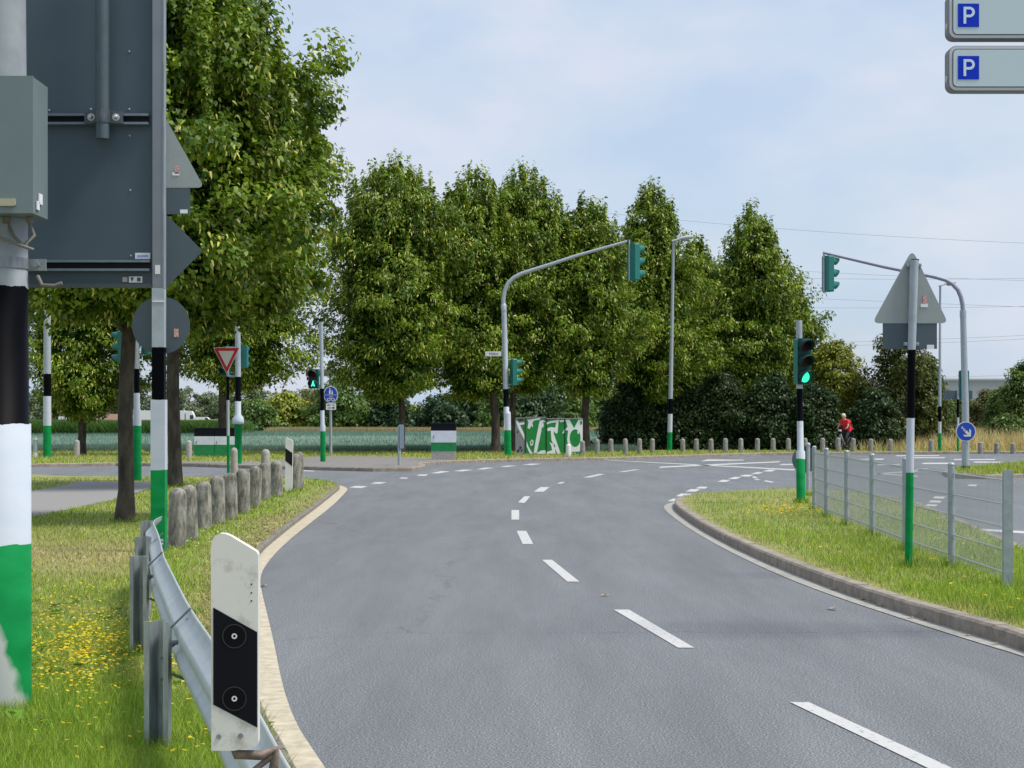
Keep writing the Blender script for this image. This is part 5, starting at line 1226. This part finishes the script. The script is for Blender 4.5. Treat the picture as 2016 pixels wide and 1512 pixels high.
def graffiti():
    vb = 895; s = S(vb, FZ); T = thing('graffiti_cabinets', 'grey cabinet block covered in green and white graffiti', 'cabinet', loc_(1080, vb))
    ox = (lambda a: (800+a/5.04-1080)/s); oz = (lambda b: ZZ(800+b/5.04, s)-FZ)
    gm = mat('cab_grey', (.24, .25, .27), .6, var=.12, vscale=5)
    x0, xa, xb, xc, x1 = ox(1080), ox(1180), ox(1388), ox(1572), ox(1752)
    d = .5
    for a, b, zt in ((x0, xa, oz(118)), (xa, xb, oz(110)), (xb, xc, oz(124)), (xc, x1, oz(124))):
        MB().box(((a+b)/2, d/2, zt/2), (b-a-.02, d, zt)).build('cabinet_body', gm, T)
        MB().box(((a+b)/2, d/2-.02, zt+.012), (b-a-.004, d+.06, .024)).build('roof', mat('roof_pale', (.38, .39, .40), .5), T)
    gg = mat('graffiti_green', (.006, .25, .045), .5, var=.15, vscale=6); gw = mat('graffiti_white', (.85, .87, .89), .5)
    def pl(polys, y, m, name):
        for p in polys:
            mb = MB(); mb.plate([(ox(a), oz(b)) for a, b in p], y, y+.003); mb.build(name, m, T)
    # green fill with white lettering strokes over it
    pl([[(1112, 180), (1172, 172), (1172, 300), (1140, 250)], [(1188, 130), (1384, 122), (1384, 472), (1188, 472)], [(1392, 128), (1568, 128), (1568, 472), (1392, 472)], [(1576, 130), (1750, 128), (1750, 472), (1576, 472)]], -.004, gg, 'graffiti_green')
    pl([[(1084, 138), (1106, 150), (1120, 165), (1172, 156), (1172, 178), (1128, 186), (1172, 280), (1172, 335), (1105, 205)],
        [(1200, 135), (1330, 112), (1328, 132), (1268, 142), (1250, 165), (1258, 212), (1240, 192), (1222, 225), (1203, 215), (1212, 160)],
        [(1322, 146), (1352, 134), (1384, 150), (1350, 160), (1340, 240), (1296, 455), (1262, 472), (1285, 330)],
        [(1194, 345), (1212, 400), (1256, 472), (1225, 472), (1194, 395)], [(1228, 350), (1248, 328), (1262, 345), (1256, 385), (1232, 392)],
        [(1292, 462), (1340, 438), (1384, 436), (1384, 472), (1285, 472)],
        [(1392, 160), (1430, 145), (1495, 138), (1512, 130), (1500, 265), (1482, 270), (1466, 245), (1462, 270), (1532, 472), (1500, 472), (1440, 335), (1432, 240), (1398, 246), (1402, 215), (1440, 205), (1478, 212), (1486, 160), (1436, 165), (1392, 180)],
        [(1420, 355), (1475, 382), (1480, 472), (1394, 472), (1394, 452), (1446, 436), (1440, 400)], [(1515, 140), (1560, 134), (1566, 150), (1530, 158)], [(1545, 272), (1568, 225), (1568, 262)],
        [(1578, 132), (1618, 132), (1664, 218), (1706, 134), (1750, 130), (1750, 420), (1715, 448), (1640, 452), (1650, 472), (1580, 472), (1600, 440), (1608, 400), (1596, 330), (1605, 240), (1578, 235), (1600, 200)]], -.008, gw, 'graffiti_white')
    pl([[(1675+54*math.cos(j*PI/12), 315-88*math.sin(j*PI/12)) for j in range(24)], [(1640, 140), (1686, 138), (1664, 186)], [(1722, 150), (1745, 140), (1745, 175), (1728, 190)], [(1240, 345), (1252, 342), (1250, 372), (1238, 375)]], -.012, gg, 'graffiti_green')
    pl([[(1695, 250), (1708, 240), (1712, 275), (1700, 272)], [(1352, 160), (1364, 175), (1358, 212), (1342, 205)]], -.016, gw, 'graffiti_white')
    pl([[(1100, 430), (1125, 425), (1120, 455), (1098, 460)], [(1125, 395), (1150, 405), (1140, 425), (1118, 418)], [(1100, 240), (1112, 255), (1104, 268), (1094, 258)], [(1135, 430), (1155, 425), (1148, 445), (1135, 448)], [(1108, 128), (1165, 122), (1160, 140), (1120, 150)]], -.006, mat('graffiti_dark', (.03, .03, .035), .6), 'graffiti_dark')
    mb = MB()
    for x in (xa, xb, xc): mb.box((x, -.006, oz(290)), (.035, .03, oz(118)-oz(470)))
    mb.build('door_gap', black_face, T)
graffiti()

# ------------------------------------------------------------------ vehicles on the far motorway
vwhite = mat('vehicle_white', (.74, .76, .78), .35); vglass = mat('vehicle_glass', (.02, .03, .04), .1)
def truck(label, u, vt, cab=True, tcol=vwhite, L_=12.5, cu=None):
    Y = 505; s = F/Y; x = (u-CU)/s; T = thing('truck', label, 'truck', (x, Y, -.06), 'vehicles on the far motorway')
    h = ZZ(vt, s)
    mb = MB(); mb.box((-L_/2-2.6, 0, h/2+.55), (L_, 2.5, h-1.0)); mb.build('trailer', tcol, T)
    if cab:
        mb = MB(); mb.x = Matrix.Rotation(R_(90), 4, 'Z')
        pts = [(-2.3, .6), (0, .6), (0, 1.7), (-.35, 3.0), (-.9, h-.1), (-2.3, h)]
        mb = MB(); mb.plate(pts, -1.25, 1.25); mb.build('cab', vwhite, T)
        mb = MB(); mb.plate([(-1.25, 1.8), (-.08, 1.8), (-.42, 2.85), (-1.25, 2.85)], -1.27, -1.255); mb.build('side_window', vglass, T)
    for wx in (-.9, -3.6, -L_, -L_-1.3):
        mb = MB(); mb.tube([(wx, -1.2, .5), (wx, 1.2, .5)], .5, 14); mb.build('wheel', rubber, T)
    return T
truck('white lorry with a white cab driving right on the far motorway', 385, 808)
truck('lorry trailer with pale red rear standing out left of near lime trunk', 262, 815, True, mat('trailer_red', (.62, .36, .30), .5), 7)
def van(label, u, vt, n='van'):
    Y = 500; s = F/Y; T = thing(n, label, 'van', ((u-CU)/s, Y, -.06), 'vehicles on the far motorway'); h = ZZ(vt, s)+.06
    mb = MB(); mb.plate([(-2.6, .4), (2.5, .4), (2.6, h*.55), (1.7, h*.62), (.9, h*.97), (.5, h), (-2.6, h)], -1, 1); mb.build('body', vwhite, T)
    mb = MB(); mb.plate([(.4, h*.62), (1.5, h*.62), (.85, h*.92), (.4, h*.92)], -1.02, -1.005); mb.build('window', vglass, T)
    for wx in (-1.7, 1.6): MB().tube([(wx, -1.02, .36), (wx, 1.02, .36)], .36, 12).build('wheel', rubber, T)
van('white van following close in front of the white lorry cab', 402, 821)
van('white car roof at the right end of the traffic', 425, 825.6, 'car')
van('white van far left between the lamp pole and lime trunk', 137, 820)
# ------------------------------------------------------------------ building far right
def hall():
    Y = 330; s = F/Y; T = thing('warehouse', 'long pale grey warehouse roofline on the right horizon', 'building', ((1905-CU)/s, Y, -.06)); h = ZZ(749, s)+.06
    MB().box((0, 10, h/2), (26, 20, h)).build('wall', mat('hall_wall', (.30, .33, .37), .7, var=.05, vscale=.3), T)
    MB().box((0, 10, h+.15), (26.4, 20.4, .3)).build('roof_edge', mat('hall_edge', (.40, .42, .46), .7), T)
hall()
# ------------------------------------------------------------------ overhead lines
wire = mat('wire', (.33, .36, .40), .6)
lines = [[(-200, 215), (675, 333), (1380, 452), (1620, 467), (2300, 479)], [(-200, 330), (640, 425), (1400, 535), (1620, 545), (2300, 548)],
         [(-200, 400), (640, 470), (1400, 560), (1620, 553), (2300, 530)], [(-200, 470), (640, 520), (1600, 596), (2300, 606)], [(-200, 500), (640, 560), (1640, 614), (2300, 588)],
         [(-200, 560), (1600, 672), (1860, 665), (2300, 640)], [(-200, 590), (1600, 678), (1860, 673), (2300, 648)], [(-200, 640), (1600, 744), (2300, 725)]]
for i, ln in enumerate(lines):
    Y = 420; pts = [PX(u, v, Y) for u, v in ln]
    xs = [p[0] for p in pts]; zs = [p[2] for p in pts]; co = np.polyfit(xs, zs, 2)
    X = np.linspace(xs[0], xs[-1], 40)
    o = MB().tube([(x, Y+i*1.5, float(np.polyval(co, x))) for x in X], .04, 5).build('power_line', wire)
    tag(o, 'thin overhead power line, %s from the top' % ordn[i], 'cable', 'overhead power lines')

# ------------------------------------------------------------------ cyclist
def skin(name, pts, edges, m, parent, root=0, sub=1, loc=None):
    me = bpy.data.meshes.new(name); me.from_pydata([p[0] for p in pts], edges, []); o = bpy.data.objects.new(name, me); COL.objects.link(o)
    if parent is not None: o.parent = parent
    sk = o.modifiers.new('skin', 'SKIN'); sk.use_smooth_shade = True
    for i, p in enumerate(pts):
        r = p[1]; me.skin_vertices[0].data[i].radius = (r, r) if isinstance(r, (int, float)) else r
    me.skin_vertices[0].data[root].use_root = True
    sb = o.modifiers.new('sub', 'SUBSURF'); sb.levels = sub; sb.render_levels = sub
    me.materials.append(m); return o
CL = ((1664-CU)/F*98.2, 98.2, FZ); CRZ = R_(-134)     # heading: local +X is forward
def bicycle():
    T = thing('bicycle', 'dark bicycle with pale frame tube ridden between the far bollards', 'bicycle', CL, rz=CRZ-R_(0))
    r = .34; fm = mat('bike_dark', (.015, .016, .02), .4); pal = mat('bike_pale', (.55, .58, .62), .3, .3)
    for nme, x in (('front_wheel', .56), ('rear_wheel', -.52)):
        mb = MB(); n = 28; mb.tube([(x+r*math.cos(2*PI*j/n), 0, r+r*math.sin(2*PI*j/n)) for j in range(n+1)], .02, 8, caps=False); w = mb.build('wheel', rubber, T)
        mb = MB(); mb.tube([(x+(r-.03)*math.cos(2*PI*j/n), 0, r+(r-.03)*math.sin(2*PI*j/n)) for j in range(n+1)], .009, 6, caps=False)
        for j in range(12): a = 2*PI*j/12; mb.tube([(x, 0, r), (x+.31*math.cos(a), 0, r+.31*math.sin(a))], .0016, 3, caps=False)
        mb.tube([(x, -.04, r), (x, .04, r)], .02, 8); mb.build('rim', galv, w)
    hd = (.36, 0, .95); bb = (-.05, 0, .28); st = (-.2, 0, .82)
    mb = MB(); mb.tube([hd, (.40, 0, .80)], .022, 8); mb.tube([bb, (-.23, 0, .90)], .018, 8); mb.tube([st, (-.52, 0, .34)], .010, 6); mb.tube([bb, (-.52, 0, .34)], .011, 6); mb.build('frame', fm, T)
    MB().tube([(.39, 0, .82), (.2, 0, .52), bb], .030, 10).build('down_tube', pal, T)
    mb = MB()
    for y in (-.05, .05): mb.tube([(.41, y*.6, .80), (.47, y, .60), (.56, y, .34)], .013, 6)
    mb.build('fork', pal, T)
    mb = MB(); mb.tube([(.36, 0, .95), (.34, 0, 1.06)], .014, 8); mb.tube([(.22, -.30, 1.08), (.32, -.2, 1.08), (.36, 0, 1.06), (.32, .2, 1.08), (.22, .30, 1.08)], .013, 8); mb.build('handlebar', fm, T)
    MB().box((.46, 0, .99), (.10, .13, .09), bev=.02).build('headlamp', mat('lamp_silver', (.6, .6, .62), .3), T)
    mb = MB(); mb.ball((-.26, 0, .93), .13, 10, 0, (1.0, .75, .35)); mb.ball((-.12, 0, .93), .07, 8, 0, (1.3, .5, .4)); mb.build('saddle', fm, T)
    mb = MB(); mb.box((-.6, 0, .74), (.34, .12, .02)); mb.tube([(-.6, 0, .74), (-.52, 0, .36)], .008, 6); mb.build('rack', fm, T)
    mb = MB(); mb.tube([(-.05, -.08, .28), (-.05, .08, .28)], .012, 6); mb.tube([(-.05, .09, .28), (.06, .09, .15)], .01, 6); mb.tube([(-.05, -.09, .28), (-.16, -.09, .41)], .01, 6); mb.box((.06, .13, .15), (.09, .08, .02)); mb.box((-.16, -.13, .41), (.09, .08, .02)); mb.build('crank', fm, T)
bicycle()
def person():
    T = thing('person', 'white haired person in red shirt and black trousers riding a bicycle, leaning forward', 'person', CL, rz=CRZ)
    sk = mat('skin', (.50, .28, .20), .55)
    hip = (-.22, 0, 1.02); P = [(hip, (.15, .12))]; E = []
    def add(p, r, frm): P.append((p, r)); E.append((frm, len(P)-1)); return len(P)-1
    w = add((-.14, 0, 1.17), (.15, .12), 0); c = add((-.03, 0, 1.36), (.17, .13), w); sh = add((.05, 0, 1.47), (.13, .09), c); nk = add((.10, 0, 1.56), .06, sh)
    h1 = add((.145, 0, 1.62), (.078, .085), nk); h2 = add((.17, 0, 1.69), (.088, .10), h1); h3 = add((.165, 0, 1.755), (.075, .085), h2)
    for sg in (-1, 1):
        a = add((.05, .19*sg, 1.45), .062, sh); el = add((.14, .27*sg, 1.24), .045, a); wr = add((.23, .27*sg, 1.12), .03, el); pm = add((.265, .265*sg, 1.105), (.035, .02), wr)
        for k in range(4):
            f1 = add((.30, (.235+.018*k)*sg, 1.105), .010, pm); f2 = add((.318, (.235+.018*k)*sg, 1.08), .009, f1); add((.30-.004*(k % 2), (.235+.018*k)*sg, 1.058), .008, f2)
        th = add((.27, .225*sg, 1.09), .011, wr); add((.285, .215*sg, 1.065), .009, th)
        hp = add((-.20, .10*sg, .97), .095, 0)
        kn = add(((.13, .13*sg, .62) if sg > 0 else (.18, -.13, .80)), .062, hp)
        an = add(((.02, .12, .21) if sg > 0 else (-.13, -.12, .46)), .038, kn); add(((.10, .13, .17) if sg > 0 else (-.04, -.13, .43)), .035, an)
    skin('body', P, E, sk, T, 0, 2)
    # shirt
    P = [((-.21, 0, 1.05), (.215, .17)), ((-.15, 0, 1.18), (.225, .18)), ((-.04, 0, 1.35), (.235, .18)), ((.04, 0, 1.47), (.17, .115)), ((.085, 0, 1.535), (.09, .085))]; E = [(0, 1), (1, 2), (2, 3), (3, 4)]
    for sg in (-1, 1): P += [((.05, .20*sg, 1.45), .085), ((.11, .255*sg, 1.31), .072)]; E += [(3, len(P)-2), (len(P)-2, len(P)-1)]
    skin('shirt', P, E, mat('red_shirt', (.62, .012, .035), .75), T, 1, 2)
    P = [((-.22, 0, 1.03), (.17, .14))]; E = []
    for sg in (-1, 1):
        k = ((.13, .13, .62), (.03, .12, .27)) if sg > 0 else ((.18, -.13, .80), (-.11, -.12, .52))
        P += [((-.18, .10*sg, .96), .115), (k[0], .082), (k[1], .062), ((k[1][0]+(.02 if sg > 0 else -.01), k[1][1], k[1][2]-.07), .055)]; n = len(P); E += [(0, n-4), (n-4, n-3), (n-3, n-2), (n-2, n-1)]
    skin('trousers', P, E, mat('trousers_black', (.016, .017, .024), .8), T, 0, 2)
    mb = MB()
    mb.ball((.09, .13, .165), .05, 8, 0, (2.1, .9, .8)); mb.ball((-.05, -.13, .425), .05, 8, 0, (2.1, .9, .8)); mb.build('shoe', rubber, T)
    mb = MB(); mb.ball((.145, 0, 1.745), .107, 12, 0, (1.0, .92, .86)); mb.ball((.10, 0, 1.70), .095, 10, 0, (.9, 1.0, 1.05)); mb.build('hair', mat('white_hair', (.72, .70, .66), .9), T)
    mb = MB(); mb.ball((.262, 0, 1.655), .017, 8, 0, (1.3, .8, 1.3)); 
    for sg in (-1, 1): mb.ball((.16, .092*sg, 1.67), .024, 8, 0, (.7, .5, 1.2))
    mb.build('nose_and_ears', sk, T)
    mb = MB()
    for sg in (-1, 1): mb.ball((.244, .032*sg, 1.685), .011, 6)
    mb.box((.245, 0, 1.615), (.01, .045, .007)); mb.build('eyes_and_mouth', mat('dark_feature', (.05, .03, .03), .6), T)
person()

# ------------------------------------------------------------------ fallen leaves on the road
lm = mat('dead_leaf', (.42, .33, .17), .8)
mb = MB(); mb.add([(0, -.05, 0), (.03, -.01, .012), (.02, .04, .005), (0, .06, .014), (-.025, .03, .004), (-.03, -.01, .012), (0, 0, .002)], [(0, 1, 6), (1, 2, 6), (2, 3, 6), (3, 4, 6), (4, 5, 6), (5, 0, 6)])
lf = mb.build('fallen_leaf', lm)
spots = [(518, 1153), (1638, 1198), (1190, 1172), (1590, 1136), (1700, 1180), (1820, 1219), (1905, 1250), (1792, 1216), (1640, 1160), (1730, 1192), (1480, 1086), (1520, 1111), (1440, 1072), (1400, 1050), (1960, 1267)]
rank = {i: k for k, i in enumerate(sorted(range(2, len(spots)), key=lambda i: -spots[i][1]))}; rank[0] = rank[1] = 0
for i, (u, v) in enumerate(spots):
    o = lf if i == 0 else lf.copy()
    if i: COL.objects.link(o)
    p = G(u, v, .012); o.location = p; k = random.uniform(.7, 1.2)*(1.2 if i < 2 else .8); o.scale = (k, k, k); o.rotation_euler = (0, 0, random.uniform(0, 6))
    lab = {0: 'pale fallen leaf on asphalt right beside the near delineator', 1: 'pale fallen leaf lying alone in the right lane'}.get(i, 'small dead leaf by the right island kerb, %s from the near end' % ordn[rank[i]])
    tag(o, lab, 'leaf', 'fallen leaves on the road')
